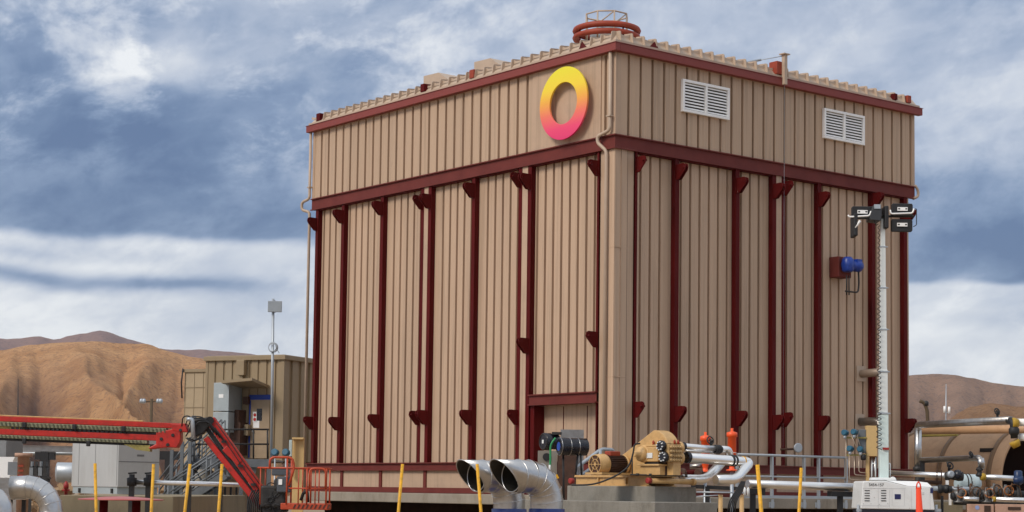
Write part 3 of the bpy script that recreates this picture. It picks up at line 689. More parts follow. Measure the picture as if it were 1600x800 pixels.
# stub pipes through the right wall
b1, z1 = RF(1345, 584, -.13); st = thing('wall_pipe_stub', 'dull tan pipe stub with square flange on the right wall', 'pipe', bp(0, b1, z1))
mb = MB(); mb.tube([bp(.12, b1, z1), bp(-.75, b1, z1+.02)], .115, 14); mb.build('pipe', mat('dusty pipe', (.36, .28, .22), .5, .3), st)
mb = MB(); mb.bb(.10, .118, b1-.2, b1+.2, z1-.22, z1+.22); mb.build('flange', ROOFT, st)
b1, z1 = RF(1343, 659, -.13); st = thing('wall_exhaust_elbow', 'pipe elbow turning down below the upper stub on the right wall', 'pipe', bp(0, b1, z1))
mb = MB(); mb.tube(smooth_path([bp(.12, b1, z1), bp(-.62, b1, z1), bp(-.66, b1, z1-.45)], .22), .12, 14); mb.build('pipe', ALUD, st)
mb = MB(); mb.bb(.10, .118, b1-.2, b1+.2, z1-.22, z1+.22); mb.build('flange', ROOFT, st)
b1, z1 = RF(1232, 700); gw = thing('wall_gauge', 'round pale gauge on a short bracket above the walkway rail', 'gauge', bp(0, b1, z1))
mb = MB(); mb.lathe(bp(-.30, b1, z1), -DA+DB*-.3, [(0, .10), (.05, .13), (.09, .13), (.1, .11)], 18); mb.build('dial', GREYP, gw)
mb = MB(); mb.tube([bp(.1, b1-.45, z1-.05), bp(-.30, b1, z1-.03)], .03, 8); mb.build('arm', BROWN, gw)

hz_ = MB(); hz_.box(V((0, 0, 259)), (12200, 12200, 522)); hm = bpy.data.materials.new('haze air'); hm.use_nodes = True
hm.node_tree.nodes.clear(); ho = hm.node_tree.nodes.new('ShaderNodeOutputMaterial'); hv = hm.node_tree.nodes.new('ShaderNodeVolumePrincipled')
hv.inputs['Color'].default_value = (.80, .86, .95, 1); hv.inputs['Density'].default_value = 4.5e-5; hv.inputs['Anisotropy'].default_value = .2
hm.node_tree.links.new(hv.outputs[0], ho.inputs['Volume']); hzo = hz_.build('haze', hm); hzo['kind'] = 'stuff'; hzo['label'] = 'thin pale haze that fades the distant hills'; hzo['category'] = 'haze'
# ================================================================== LEFT SIDE
def px_m(Y): return Y/F
def cylthing(name, label, cat, material, pts, r, n=14, group=None, rad=.3):
    mb = MB(); mb.tube(smooth_path(pts, rad) if len(pts) > 2 else pts, r, n)
    o = mb.build(name, material); tag(o, label, cat, group); return o
def at(px, py, Y): return P(px, py, Y)
# ---- shed
SA = V((-.912, .41, 0)); SB = V((.41, .912, 0)); S0 = at(441, 700, 66); S0.z = 0
def sp_(a, b, z): return S0+SA*a+SB*b+DZ*z
def sbox(mb, a0, a1, b0, b1, z0, z1): return mb.span(S0, SA, SB, DZ, a0, a1, b0, b1, z0, z1)
def sh(px, py, off=0):
    q = hit(px, py, sp_(0, -off, 0), SB)-S0; return q.dot(SA), q.z
sw = sh(322, 600)[0]; _, ztop = sh(441, 556); zpl = sh(400, 716)[1]
shed = thing('electrical_shed', 'olive tan ribbed metal shed with an awning over its door', 'shed', sp_(sw/2, 2, 0))
def ribs(mb, o, ex, en, s0, s1, z0, z1, pitch, d=.05, gw=.09):
    prof = [(s0, 0)]; s = s0+pitch*.4
    while s+gw+.05 < s1: prof += [(s, 0), (s+.02, -d), (s+gw, -d), (s+gw+.02, 0)]; s += pitch
    prof.append((s1, 0)); k = len(mb.v)
    for sv, dd in prof: p = o+ex*sv+en*dd; mb.v += [p+DZ*z0, p+DZ*z1]
    for i in range(len(prof)-1): mb.f.append((k+2*i, k+2*i+2, k+2*i+3, k+2*i+1)); mb.sm.append(False)
mb = MB(); ribs(mb, S0, SA, -SB, .12, sw-.05, zpl-.1, ztop-.14, .37); mb.build('front_wall', SHD, shed)
mb = MB(); ribs(mb, S0, SB, -SA, .12, 5, zpl-.1, ztop-.14, .62, .06, .22); mb.build('side_wall', SHD, shed)
mb = MB(); sbox(mb, -.02, .12, -.02, .12, zpl-.1, ztop-.14); mb.build('corner_trim', SHD2, shed)
mb = MB(); sbox(mb, sw-.08, sw+.02, -.02, .12, zpl-.1, ztop-.14); mb.build('corner_trim', SHD2, shed)
mb = MB(); sbox(mb, .0, sw, 4.9, 5, zpl-.1, ztop-.1); mb.build('rear_wall', SHD2, shed)
mb = MB(); sbox(mb, sw-.07, sw-.0, .13, 4.88, zpl-.1, ztop-.14); mb.build('end_wall', SHD2, shed)
mb = MB(); sbox(mb, -.1, sw+.08, -.1, 5.1, ztop-.14, ztop+.02); sbox(mb, .0, sw, .0, 5., ztop+.021, ztop+.05); mb.build('roof', SHD2, shed, bevel=.02)
(a1, zd1), (a0, zd0) = sh(392, 618), sh(420, 716)
mb = MB(); sbox(mb, a0, a1, -.03, .03, zpl, zd1); door = mb.build('door', mat('door paint', (.34, .25, .16), .5), shed)
mb = MB(); sbox(mb, a0-.04, a1+.04, -.045, -.031, zd1-.16, zd1+.02); mb.build('tape_strip', BTAPE, door)
mb = MB(); sbox(mb, a1-.03, a1+.03, -.045, -.031, zpl+.02, zd1-.18); mb.build('tape_strip', BTAPE, door)
aw, zw = sh(406, 648); mb = MB(); sbox(mb, aw-.11, aw+.11, -.04, -.031, zw-.22, zw+.22); mb.build('door_window', BLKP, door)
aw, zw = sh(399, 651); mb = MB(); sbox(mb, aw-.09, aw+.09, -.036, -.031, zw-.2, zw+.18); sgn = mb.build('warning_sign', WHITE, door)
for dz_ in (.06, -.10):
    mb = MB(); mb.lathe(sp_(aw, -.040, zw+dz_), -SB, [(0, .06), (.004, .06)], 16); mb.build('red_symbol', mat('sign red', (.5, .02, .02)), sgn)
aw, zw = sh(401, 663); mb = MB(); sbox(mb, aw-.13, aw+.13, -.036, -.031, zw-.13, zw+.13); mb.build('notice_sign', WHITE, door)
aw, zw = sh(397, 674); mb = MB(); mb.lathe(sp_(aw, -.03, zw), -SB, [(0, .04), (.06, .04), (.07, .02)], 10); mb.build('handle', GREYP, door)
# awning
(x0, z0_), (x1, z1_) = sh(358, 603), sh(421, 597)
mb = MB(); t = .05
pl_ = [sp_(x1, -.02, z1_-.22), sp_(x0-.4, -.02, z1_-.22), sp_(x0-.48, -1.25, z1_-.10), sp_(x1-.05, -1.25, z1_-.02)]
mb.prism(pl_, DZ*.10)
mb.build('awning', SHD2, shed)
aw, zw = sh(380, 575); mb = MB(); sbox(mb, aw-.17, aw+.17, -.22, -.001, zw-.28, zw+.28); sbox(mb, aw-.06, aw+.06, -.12, -.001, zw-.5, zw-.281); mb.build('junction_box', SHD2, shed, bevel=.02)
aw, zw = sh(388, 626); mb = MB(); sbox(mb, aw-.1, aw+.1, -.2, -.001, zw-.14, zw+.14); mb.build('lamp_box', BROWN, shed)
# side building
(xa, zt2) = sh(289, 577, -.8)
ann = thing('side_annex', 'pale tan panelled annex left of the ribbed shed', 'building', sp_(sw+.6, 2, 0))
mb = MB(); sbox(mb, sw+.03, xa, .8, 4.5, 0, zt2-.12); mb.build('wall', mat('annex panel', (.40, .31, .20), .65, var=.06, scale=4), ann)
mb = MB()
for k in range(7): sbox(mb, sw+.03, xa+.004, .78, .797, zt2-.7-.75*k, zt2-.68-.75*k)
for k in range(4): sbox(mb, sw+.25+.4*k, sw+.262+.4*k, .785, .798, 1, zt2-.13)
mb.build('panel_joint', SHD2, ann)
mb = MB(); sbox(mb, sw+.02, xa+.06, .74, 4.6, zt2-.12, zt2); mb.build('roof', SHD2, ann, bevel=.01)
mb = MB(); mb.tube([sp_(xa+.02, .7, zt2+.02), sp_(xa+.05, .66, zt2-.5), sp_(xa+.03, .7, zt2-1.1)], .03, 6); mb.build('cable', BLK, ann)
# grey enclosures against the shed
(c1, zc1) = sh(334, 598, .9); (c0, _) = sh(358, 598, .9); _, zc0 = sh(340, 667, .9); _, zcm = sh(340, 643, .9)
enc = thing('grey_enclosure', 'tall pale grey electrical cabinet on the shed wall left of the door', 'cabinet', sp_(c0, -.5, zpl))
mb = MB(); sbox(mb, c0, c1, -.9, -.02, zcm+.015, zc1); mb.build('upper_cabinet', CABG2, enc, bevel=.015)
mb = MB(); sbox(mb, c0, c1, -.9, -.02, zc0-.2, zcm-.015); mb.build('lower_cabinet', CABG2, enc, bevel=.015)
mb = MB(); sbox(mb, (c0+c1)/2-.1, (c0+c1)/2+.1, -.905, -.901, zc1-.55, zc1-.42); mb.build('label_plate', WHITE, enc)
(c3, zz3) = sh(371, 654, .1); mb = MB(); sbox(mb, c3-.3, c3+.3, -.5, -.002, zz3-.15, zz3+.3); sbox(mb, c3-.38, c3+.15, -.5, -.002, zpl+.1, zz3-.152)
tag(mb.build('control_box', BROWN), 'dark brown box between the grey cabinet and the shed door', 'control box')
(c3, zz3) = sh(386, 672, .1); mb = MB(); sbox(mb, c3-.12, c3+.12, -.25, -.002, zz3-.2, zz3+.2)
tag(mb.build('meter_box', SHD2), 'small olive tan box on the shed wall beside the door frame', 'meter box')
# antenna mast
Ya = 64.5; mb = MB(); base = at(424, 716, Ya); base.z = zpl-.1; top = at(427, 467, Ya)
an = thing('antenna_mast', 'thin grey mast with a square panel antenna and coiled cable beside the shed', 'antenna', base)
mb.tube([base, top], .05, 10); mb.build('pole', GREYP, an)
c = at(429.5, 479, Ya-.1); mb = MB(); mb.box(c, (.50, .06, .40)); mb.build('panel', mat('antenna pane', (.32, .36, .40), .35, var=.1), an, bevel=.02)
mb = MB(); mb.bar(c+V((-.02, .1, .22)), c+V((-.02, .1, -.2)), .12, .06); mb.build('clamp', BROWN, an)
c = at(425.5, 543, Ya-.12); mb = MB()
for k in range(4): mb.torus(c+V((.01*k, .01*k, .01*(k % 2))), V((.2, 1, .1*(k-1))), .14+.012*k, .012, 20, 5)
mb.tube([c+V((.1, 0, .05)), c+V((.25, 0, -.2))], .01, 5); mb.build('cable_coil', GREYP, an)
# ---- platform and stairs
plat = thing('platform_stairs', 'grey steel stair and landing with handrails in front of the tan shed', 'stairs', PG(350, 62))
Yp = 62.5
def pl(px, py, Y=Yp): return at(px, py, Y)
mb = MB(); zt = pl(300, 716).z
pA, pB = pl(301, 720), pl(424, 722); mb.bar(V((pA.x, Yp, zt-.14)), V((pB.x, Yp, zt-.14)), .06, .28); mb.build('front_beam', STEEL, plat)
mb = MB(); mb.span(V((0, 0, 0)), V((1, 0, 0)), V((0, 1, 0)), DZ, pA.x, pB.x, Yp+.05, Yp+3.2, zt-.06, zt); mb.build('deck', STEEL, plat)
pC, pD = pl(340, 733, Yp+.1), pl(400, 735, Yp+.1); mb = MB(); mb.bar(pC, pD, .05, .2); mb.build('lower_beam', STEEL, plat)
for px in (302, 339, 378, 421):
    x = pl(px, 730).x; mb = MB(); mb.bar(V((x, Yp-.08, 0)), V((x, Yp-.08, zt+(1.45 if px == 302 else 0)-.3*0)), .13, .13, V((0, 1, 0))); mb.build('post', STEEL, plat)
mb = MB()
for (q0, q1) in (((302, 728), (340, 795)), ((340, 730), (303, 797)), ((303, 797), (320, 765))):
    mb.bar(pl(*q0, Yp), pl(*q1, Yp), .07, .05)
mb.build('cross_brace', STEEL, plat)
for py in (671, 694):
    mb = MB(); mb.tube([pl(300, py), pl(420, py)], .03, 8); mb.build('handrail', DARK, plat)
for px in (358, 396, 418): mb = MB(); mb.tube([pl(px, 671), pl(px, 717)], .03, 8); mb.build('baluster', DARK, plat)
# flight down to the left (nearer) and one returning
def flight(q0, q1, Y0, Y1, wd, n, nm='stair_flight'):
    t, b = pl(*q0, Y0), pl(*q1, Y1)
    mb = MB()
    for s_ in (0, wd): o = V((0, s_, 0)); mb.bar(t+o, b+o, .05, .26)
    for k in range(n): p = t.lerp(b, (k+.5)/n)+V((0, wd/2, .02)); mb.box(p, (.28, wd, .035))
    mb.build(nm, STEEL, plat)
    for s_ in (0, wd):
        o = V((0, s_, 0)); mb = MB()
        for h in (1.0, .62, .30): mb.tube([t+o+DZ*h, b+o+DZ*h], .028, 8)
        for k in range(4): p = t.lerp(b, k/3)+o; mb.tube([p, p+DZ*1.0], .03, 8)
        mb.build('handrail', STEEL, plat)
flight((303, 722), (248, 795), 61.6, 61.6, 1.0, 9)
flight((352, 742), (262, 800), 60.2, 60.2, .9, 9)
flight((345, 700), (300, 745), 64.5, 64.5, .8, 8)
for px, yt in ((268, 703), (284, 690), (296, 690)):
    x = pl(px, 730, 61.5).x; mb = MB(); mb.bar(V((x, 61.5, 0)), V((x, 61.5, pl(px, yt, 61.5).z)), .11, .11, V((0, 1, 0))); mb.build('post', STEEL, plat)
for px, py in ((370, 752), (361, 752), (352, 752)): mb = MB(); x = pl(px, py, 63).x; mb.bar(V((x, 63, 0)), V((x, 63, zt-.8)), .07, .07, V((0, 1, 0))); mb.build('post', DARK, plat)
# drum under the stairs
b = PG(318, 63.6); dr = MB(); rr = .42
dr.lathe(b, DZ, [(0, .62), (.4, .62), (.42, .60), (1.1, .56), (1.2, .42), (1.9, .36), (2.25, .34), (2.3, .2)], 24)
tag(dr.build('conical_bin', mat('bin grey', (.27, .25, .21), .6)), 'grey tapering drum standing under the stair landing', 'drum')
# ---- pale cabinet on concrete block
cw = at(183, 770, 54); ca, cb_ = DA, DB
zc0 = at(183, 772, 54).z; zc1 = at(183, 683, 54).z; C_ = V((cw.x, 54, 0))
wl = (hit(113, 700, C_, cb_)-C_).dot(ca); wr = (hit(250, 700, C_, ca)-C_).dot(cb_)
cab = thing('utility_cabinet', 'large pale grey machine cabinet on the concrete block behind the red boom', 'cabinet', C_+ca*wl/2+cb_*wr/2+DZ*zc0)
pts = [C_, C_+ca*wl, C_+ca*wl+cb_*wr, C_+cb_*wr]
mb = MB(); mb.prism([p+DZ*(zc0+.2) for p in pts], DZ*(zc1-zc0-.2)); mb.build('housing', CABG, cab, bevel=.02)
def inset(p, c, k): return c+(p-c)*k
cc_ = sum(pts, V((0, 0, 0)))/4
mb = MB(); mb.prism([inset(p, cc_, .96)+DZ*zc0 for p in pts], DZ*.199); mb.build('base', CABG2, cab)
n1 = ca.cross(DZ).normalized();  n1 = n1 if n1.y < 0 else -n1; n2 = cb_.cross(DZ).normalized(); n2 = n2 if n2.y < 0 else -n2
mb = MB()
for s_ in (.16, .52, .98): mb.span(C_, ca, n1, DZ, wl*(1-s_)-.008, wl*(1-s_)+.008, .001, .006, zc0+.25, zc1-.05)
mb.span(C_, cb_, n2, DZ, .02, wr-.02, .001, .006, zc0+.95, zc0+.97); mb.build('panel_seam', mat('seam grey', (.16, .165, .17)), cab)
mb = MB(); mb.span(C_, cb_, n2, DZ, wr*.45, wr*.62, .001, .005, zc0+1.12, zc0+1.18); mb.build('name_plate', mat('seam grey', (.16, .165, .17)), cab)
for k in (.1, .45, .8):
    mb = MB(); mb.span(C_, ca, n1, DZ, wl*k, wl*k+.09, -.05, .02, zc0+.02, zc0+.16); mb.build('base_clip', DARK, cab)
zw0 = at(180, 774.5, 48).z
mb = MB(); q0, q1 = at(93, 790, 48), at(271, 790, 48); mb.span(V((0, 0, 0)), V((1, 0, 0)), V((0, 1, 0)), DZ, q0.x, q1.x, 48, 61, 0, zw0)
tag(mb.build('concrete_block', mat('olive concrete', (.27, .225, .145), .9, var=.15, scale=1.2, bump=.4, dirt=(.15, .12, .08), dirt_amt=.6, stretch=(1, 1, .4)), bevel=.02), 'long olive concrete block under the pale grey cabinet', 'concrete block')
mb = MB()
# valve pair beside cabinet and long pipe
pv = thing('pipe_stand', 'thin silver pipe running from two black valves past the stairs', 'pipe', PG(300, 47, 0))
pp = [at(204, 753, 47), at(300, 755, 47), at(400, 758, 47)]; pp[1] = pp[0].lerp(pp[2], .5)
mb = MB(); mb.tube([at(212, 753.5, 47), pp[2]], .062, 14); mb.build('pipe', ALU, pv)
for px in (206, 232):
    mb = MB(); p = at(px, 752, 47); mb.lathe(p-DZ*.12, DZ, [(0, .12), (.2, .13), (.22, .07), (.3, .07)], 14); mb.bar(p+V((-.1, 0, .2)), p+V((.12, 0, .22)), .04, .04)
    mb.build('valve', BLK, pv)
    mb = MB(); mb.bar(V((p.x, 47, 0)), V((p.x, 47, p.z-.1)), .13, .10, V((0, 1, 0))); mb.build('stand', DARK, pv)
for px in (296, 345, 390):
    p = at(px, 758, 47); mb = MB(); mb.bar(V((p.x, 47, 0)), V((p.x, 47, p.z-.02)), .10, .10, V((0, 1, 0))); mb.build('stand', DARK, pv)
# red round table-like cover
c = at(189, 779, 36); zt = c.z
rt = thing('round_cover', 'flat red round cover on two dark red legs in front of the concrete block', 'cover', PG(189, 36))
c = V((c.x, 36, zt)); mb = MB(); mb.lathe(c-DZ*.02, DZ, [(-.012, .82), (.0, .83), (.012, .81), (.055, .30), (.065, .02)], 40)
mb.build('disc', mat('pale red disc', (.42, .09, .08), .4, var=.15), rt)
for px in (162, 213):
    p = at(px, 790, 36); mb = MB(); mb.lathe(V((p.x, 36, 0)), DZ, [(0, .085), (zt-.04, .085)], 16); mb.build('leg', REDC, rt)
# ---- galvanised ducts bottom left
d1 = thing('duct_elbow', 'shiny segmented duct elbow bending down beside the concrete block', 'duct', PG(80, 30))
Yd = 30.
def gore(mb, c, x, y, R, r, a0, a1, n, seam=True):
    pts = arc(c, x, y, R, a0, a1, n); mb.tube(pts, r, 28, sm=False, caps=False); return pts
mb = MB(); cE = at(40, 800, Yd); r_ = 21/2*Yd/F*2*.5*2
XR = V((1, 0, 0))
hub = at(42, 797, Yd); Rm = .40; r1_ = .185
pts = [at(18, 762, Yd)]+arc(hub+DZ*-.02, XR, DZ, Rm, math.pi/2, 0, 5)+[hub+XR*Rm-DZ*.7]
ring_pts = pts
mb.tube(pts, r1_, 28, sm=True); mb.build('tube', GALV, d1)
for k in range(1, 7):
    p = pts[k]; t = (pts[k+1]-pts[k-1]).normalized(); mb = MB(); mb.torus(p, t, r1_+.002, .006, 32, 6); mb.build('seam', GALV, d1)
mb = MB(); mb.lathe(hub+XR*Rm-DZ*.62, DZ, [(0, .22), (.18, .22), (.19, .19)], 28); mb.build('blue_collar', NAVY, d1)
d2 = thing('duct_transition', 'dull galvanised square duct transition feeding the shiny elbow', 'duct', PG(20, 30.2))
mb = MB(); a_, b_ = at(-40, 745, 30.3), at(26, 781, 30.3)
mb.span(V((0, 0, 0)), V((1, 0, 0)), V((0, 1, 0)), DZ, a_.x, b_.x, 30.2, 30.8, b_.z, a_.z); mb.build('square_duct', ALUD, d2, bevel=.01)
mb = MB(); e_ = at(44, 765, 30.3)
rect = [V((b_.x, y, z)) for y, z in ((30.2, b_.z), (30.8, b_.z), (30.8, a_.z), (30.2, a_.z))]
circ = [V((e_.x, 30.45+.2*math.cos(t), e_.z+.2*math.sin(t))) for t in [math.radians(d) for d in (225, 315, 45, 135)]]
mb.add(rect+circ, [(0, 1, 5, 4), (1, 2, 6, 5), (2, 3, 7, 6), (3, 0, 4, 7)]); mb.build('transition', GALV, d2)
for px in (14, 35): mb = MB(); p = at(px, 781, 30.4); mb.bar(V((p.x, 30.5, 0)), V((p.x, 30.5, p.z)), .06, .06, V((0, 1, 0))); mb.build('leg', DARK, d2)
d3 = thing('duct_bend', 'shiny duct elbow cut by the left edge of the photo', 'duct', PG(-10, 28.5))
hub3 = at(-22, 800, 28.5); pts = [at(-60, 758, 28.5)]+arc(hub3, XR, DZ, .26, math.pi/2, 0, 5)+[hub3+XR*.26-DZ*.7]
mb = MB(); mb.tube(pts, .16, 24); mb.build('tube', GALV, d3)
# ---- background far left: pipe rack and clutter
rk = thing('pipe_rack', 'long grey pipe rack beam on dark posts behind the boom lift', 'pipe rack', PG(60, 75))
mb = MB(); mb.ibeam(at(-60, 700, 75), at(113, 702, 75), .3, .26); mb.build('beam', ALUD, rk)
mb = MB(); mb.tube([at(-60, 708, 75.5), at(300, 709, 75.5)], .08, 8); mb.build('pipe', GREYP, rk)
for px in (71, -30, 265): p = at(px, 706, 75); mb = MB(); mb.bar(V((p.x, 75, 0)), V((p.x, 75, p.z-.0)), .32, .3, V((0, 1, 0))); mb.bar(p+V((-.4, 0, -.15)), p+V((.4, 0, -.15)), .25, .35); mb.build('post', BLK, rk)
b = at(100, 737, 73); tk = MB(); tk.lathe(at(86, 738, 73), V((1, .25, 0)), [(0, .12), (.03, .32), (.08, .4), (1.5, .4), (1.6, .32), (1.62, .1)], 24)
tag(tk.build('horizontal_tank', GREYP), 'small grey horizontal tank beside the pale grey cabinet', 'tank')
fh = thing('red_hydrant', 'small red hydrant behind the concrete block', 'hydrant', PG(103, 62))
p = at(103, 771, 62); p.z = 0; zt = at(103, 752, 62).z; mb = MB(); mb.lathe(p, DZ, [(0, .06), (zt-.25, .06), (zt-.24, .09), (zt-.12, .085), (zt-.06, .06), (zt, .03)], 14); mb.build('barrel', mat('hydrant red', (.32, .02, .02), .5), fh)
mb = MB(); mb.tube([V((p.x-.12, 62, zt-.3)), V((p.x+.12, 62, zt-.3))], .04, 10); mb.build('outlet', mat('hydrant red', (.32, .02, .02), .5), fh)
pk = thing('pink_column', 'pinkish flanged steel column behind the left ducts', 'column', PG(36, 50))
p = at(36, 745, 50); zt = at(36, 708, 50).z; mb = MB(); mb.lathe(V((p.x, 50, 0)), DZ, [(0, .16), (zt-.1, .16), (zt-.1, .24), (zt, .24)], 20); mb.build('shaft', PINK, pk)
mb = MB()
for k in range(4): mb.box(V((p.x-.02, 49.82, zt-.35-.13*k)), (.14, .05, .05))
mb.build('fitting', RUST, pk)
wb = MB(); a_, b_ = at(-60, 746, 56), at(23, 714, 56); wb.prism([V((a_.x, 56, 0)), V((b_.x-.5, 56, 0)), V((b_.x-.05, 56, at(22, 720, 56).z)), V((b_.x, 56, b_.z)), V((a_.x, 56, at(0, 714, 56).z))], V((0, 1.8, 0)))
tag(wb.build('white_housing', WHITE), 'white sloped housing behind the ducts at the far left', 'housing')
wb = MB(); wb.box(at(21, 732, 50.6), (.26, .2, .36)); tag(wb.build('junction_box', mat('box grey', (.2, .22, .24))), 'small grey box beside the pinkish column', 'electrical box')
wb = MB(); a_ = at(-40, 705, 58); b_ = at(10, 686, 58); wb.span(V((0, 0, 0)), V((1, 0, 0)), V((0, 1, 0)), DZ, a_.x, b_.x, 58, 60, 0, b_.z); tag(wb.build('grey_container', mat('container grey', (.19, .19, .19))), 'dark grey container under the boom at the far left', 'container')
sg = thing('switch_row', 'row of dark switch cabinets under the pipe rack', 'switchgear', PG(57, 72))
for k in range(4): mb = MB(); p = at(50+7.*k, 737, 72); mb.box(p, (.15, .3, .32)); mb.box(p+V((0, 0, .3)), (.07, .2, .2)); mb.build('switch_unit', DARK if k % 2 else mat('box grey', (.2, .22, .24)), sg)
mb = MB(); mb.bar(at(46, 729, 72), at(78, 730, 72), .1, .06); mb.bar(at(46, 747, 72), at(78, 747, 72), .3, .06); p = at(48, 747, 72); mb.bar(V((p.x, 72, 0)), p, .1, .1, V((0, 1, 0))); p = at(76, 747, 72); mb.bar(V((p.x, 72, 0)), p, .1, .1, V((0, 1, 0))); mb.build('frame', DARK, sg)
# rubble bank
mb = MB(); random.seed(4)
for k in range(260):
    px = random.uniform(-40, 420); Y = random.uniform(80, 92); z = random.uniform(0, 1.9)*(1-abs(Y-86)/9); p = PG(px, Y, z); r = random.uniform(.12, .4)
    mb.box(p, (r*1.4, r, r*.9), tuple(Matrix.Rotation(random.random()*3, 3, V((random.random(), random.random(), 1)).normalized()).col))
tag(mb.build('rubble_bank', RUBBLE), 'bank of broken tan rock behind the pipe rack', 'rock pile')['kind'] = 'stuff'
# pale far sheds seen under landing
wb = MB(); a_, b_ = at(345, 0, 95), at(420, 0, 95); wb.span(V((0, 0, 0)), V((1, 0, 0)), V((0, 1, 0)), DZ, a_.x, b_.x, 95, 97, 0, at(370, 752, 95).z); tag(wb.build('white_trailer', WHITE), 'white trailer side seen beneath the shed landing', 'trailer')
# power pole, whip mast
pw = thing('utility_pole', 'dark utility pole with a lamp crossarm on the hillside', 'utility pole', PG(236, 140))
p = at(236, 660, 140); mb = MB(); mb.lathe(V((p.x, 140, 0)), DZ, [(0, .17), (at(236, 623, 140).z, .11)], 10); mb.build('pole', mat('pole wood', (.10, .07, .04), .9), pw)
mb = MB(); mb.bar(at(222, 628, 140), at(251, 627, 140), .1, .1); mb.build('crossarm', mat('pole wood', (.10, .07, .04), .9), pw)
for px in (221, 225, 247, 251): mb = MB(); c = at(px, 626.5, 139.8); mb.lathe(c-DZ*.18, DZ, [(0, .08), (.1, .17), (.3, .12), (.36, .05)], 10); mb.build('lamp', GREYP, pw)
p = at(27, 650, 160); mb = MB(); mb.tube([V((p.x, 160, 0)), at(28, 650, 160), at(28.3, 592, 160)], [.09, .06, .03], 6)
tag(mb.build('whip_mast', DARK), 'thin whip mast before the orange hill at far left', 'mast')

# ================================================================== BOOM LIFT
Yb = 46.
bl = thing('boom_lift', 'red articulated boom lift with orange work basket at the left of the building', 'boom lift', PG(380, Yb))
sb = (668-650)/330.
def bline(px, k, Y=Yb): return at(px, 650.5+px*.040+k, Y)          # k: offset in pixel rows under the top line
def blayer(name, m_, x0, x1, k0, k1, dep, dy=0., parent=bl, bev=.01):
    a, b = bline(x0, k0), bline(x1, k0); c, d = bline(x1, k1), bline(x0, k1); mb = MB()
    mb.prism([v-V((0, dep/2-dy, 0)) for v in (a, b, c, d)], V((0, dep, 0))); return mb.build(name, m_, parent, bevel=bev)
up = blayer('upper_boom', BRED, -420, 292, 0, 8, .34); blayer('boom_top_plate', TANP, -420, 225, -2.2, -.1, .30)
tr = blayer('cable_track', CHAIN, -420, 262, 8.6, 15.5, .30, -.04); blayer('boom_core', DARK, -420, 268, 15.6, 19.4, .26)
lo = blayer('lower_boom', BRED, -420, 275, 19.5, 28.5, .34); blayer('cable_track', CHAIN, -420, 232, 29, 34, .30, -.04); blayer('boom_rail', BLK, -420, 240, 34.2, 37.4, .26)
mb = MB()
for k in range(52):                                            # dark links of the cable tracks
    x = -60+k*6.2; a = bline(x, 9, Yb-.2); mb.bar(a, bline(x+1.6, 15.2, Yb-.2), .03, .03)
for k in range(46):
    x = -60+k*6.2; a = bline(x, 29.3, Yb-.2); mb.bar(a, bline(x+1.6, 33.8, Yb-.2), .03, .03)
ln = mb.build('track_link', mat('link olive dark', (.10, .10, .06), .5, .3), tr); ln['kind'] = 'stuff'
mb = MB()
for k in range(26): x = 20+k*7.; mb.bar(bline(x, 16, Yb-.15), bline(x, 19, Yb-.15), .07, .05, V((0, 1, 0)))
ln = mb.build('hose_clip', BLK, tr); ln['kind'] = 'stuff'
for px, k in ((38, 12), (116, 12), (193, 12), (138, 37), (38, 37)):
    mb = MB(); p = bline(px, k, Yb-.22); mb.box(p, (.10, .08, .14)); mb.build('guide_roller', BLK, bl, bevel=.02)
mb = MB(); mb.prism([v-V((0, .15, 0)) for v in (bline(195, 36), bline(236, 36), bline(236, 46), bline(215, 44))], V((0, .3, 0))); mb.build('guard_plate', OLIVE, bl)
mb = MB(); mb.prism([v-V((0, .15, 0)) for v in (bline(-60, 3), bline(8, 3), bline(42, 19), bline(-60, 19))], V((0, .10, 0))); mb.build('guard_plate', OLIVE, bl)
mb = MB(); mb.prism([v-V((0, .2, 0)) for v in (at(246, 676, Yb), at(284, 668, Yb), at(284, 690, Yb), at(278, 700, Yb), at(262, 699, Yb), at(238, 702, Yb), at(234, 700, Yb), at(246, 694, Yb))], V((0, .4, 0))); mb.build('knuckle', BRED, bl, bevel=.02)
mb = MB(); mb.prism([v-V((0, .21, 0)) for v in (at(268, 662, Yb), at(292, 664, Yb), at(296, 676, Yb), at(272, 674, Yb))], V((0, .42, 0))); mb.build('knuckle_head', BRED, bl, bevel=.02)
mb = MB()
mb.prism([v-V((0, .16, 0)) for v in (at(300, 656, Yb), at(326, 652, Yb), at(331, 664, Yb), at(318, 678, Yb), at(304, 684, Yb), at(297, 672, Yb))], V((0, .32, 0))); mb.build('elbow_block', DARK, bl, bevel=.03)
mb = MB(); random.seed(3)
for k in range(4):
    mb.tube(smooth_path([at(290+4*k, 664+3*k, Yb-.2), at(294+5*k, 652+2*k, Yb-.26-.02*k), at(318+3*k, 650+3*k, Yb-.25), at(334+5*k, 676+4*k, Yb-.22)], .5), .016, 6)
mb.build('hydraulic_hose', BLK, bl)
mb = MB(); mb.tube(smooth_path([at(284, 666, Yb-.2), at(286, 650, Yb-.28), at(298, 650, Yb-.28), at(299, 668, Yb-.25), at(290, 682, Yb-.2)], .3), .018, 6)
for k in range(3): mb.tube(smooth_path([at(290+3*k, 684, Yb-.2), at(300+2*k, 691-k, Yb-.25), at(316, 684-2*k, Yb-.22)], .3), .016, 6)
mb.build('hydraulic_hose', BLK, bl)
mb = MB(); mb.tube(smooth_path([at(292, 655, Yb-.27), at(301, 655, Yb-.27), at(302, 686, Yb-.27)], .2), .055, 10); mb.build('sleeve', GREYP, bl)
for q_ in ((252, 686), (270, 680), (282, 672), (262, 695)): mb = MB(); c = at(*q_, Yb-.2); mb.lathe(c-V((0, .03, 0)), V((0, 1, 0)), [(0, .035), (.03, .045)], 10); mb.build('pivot_pin', DARK, bl)
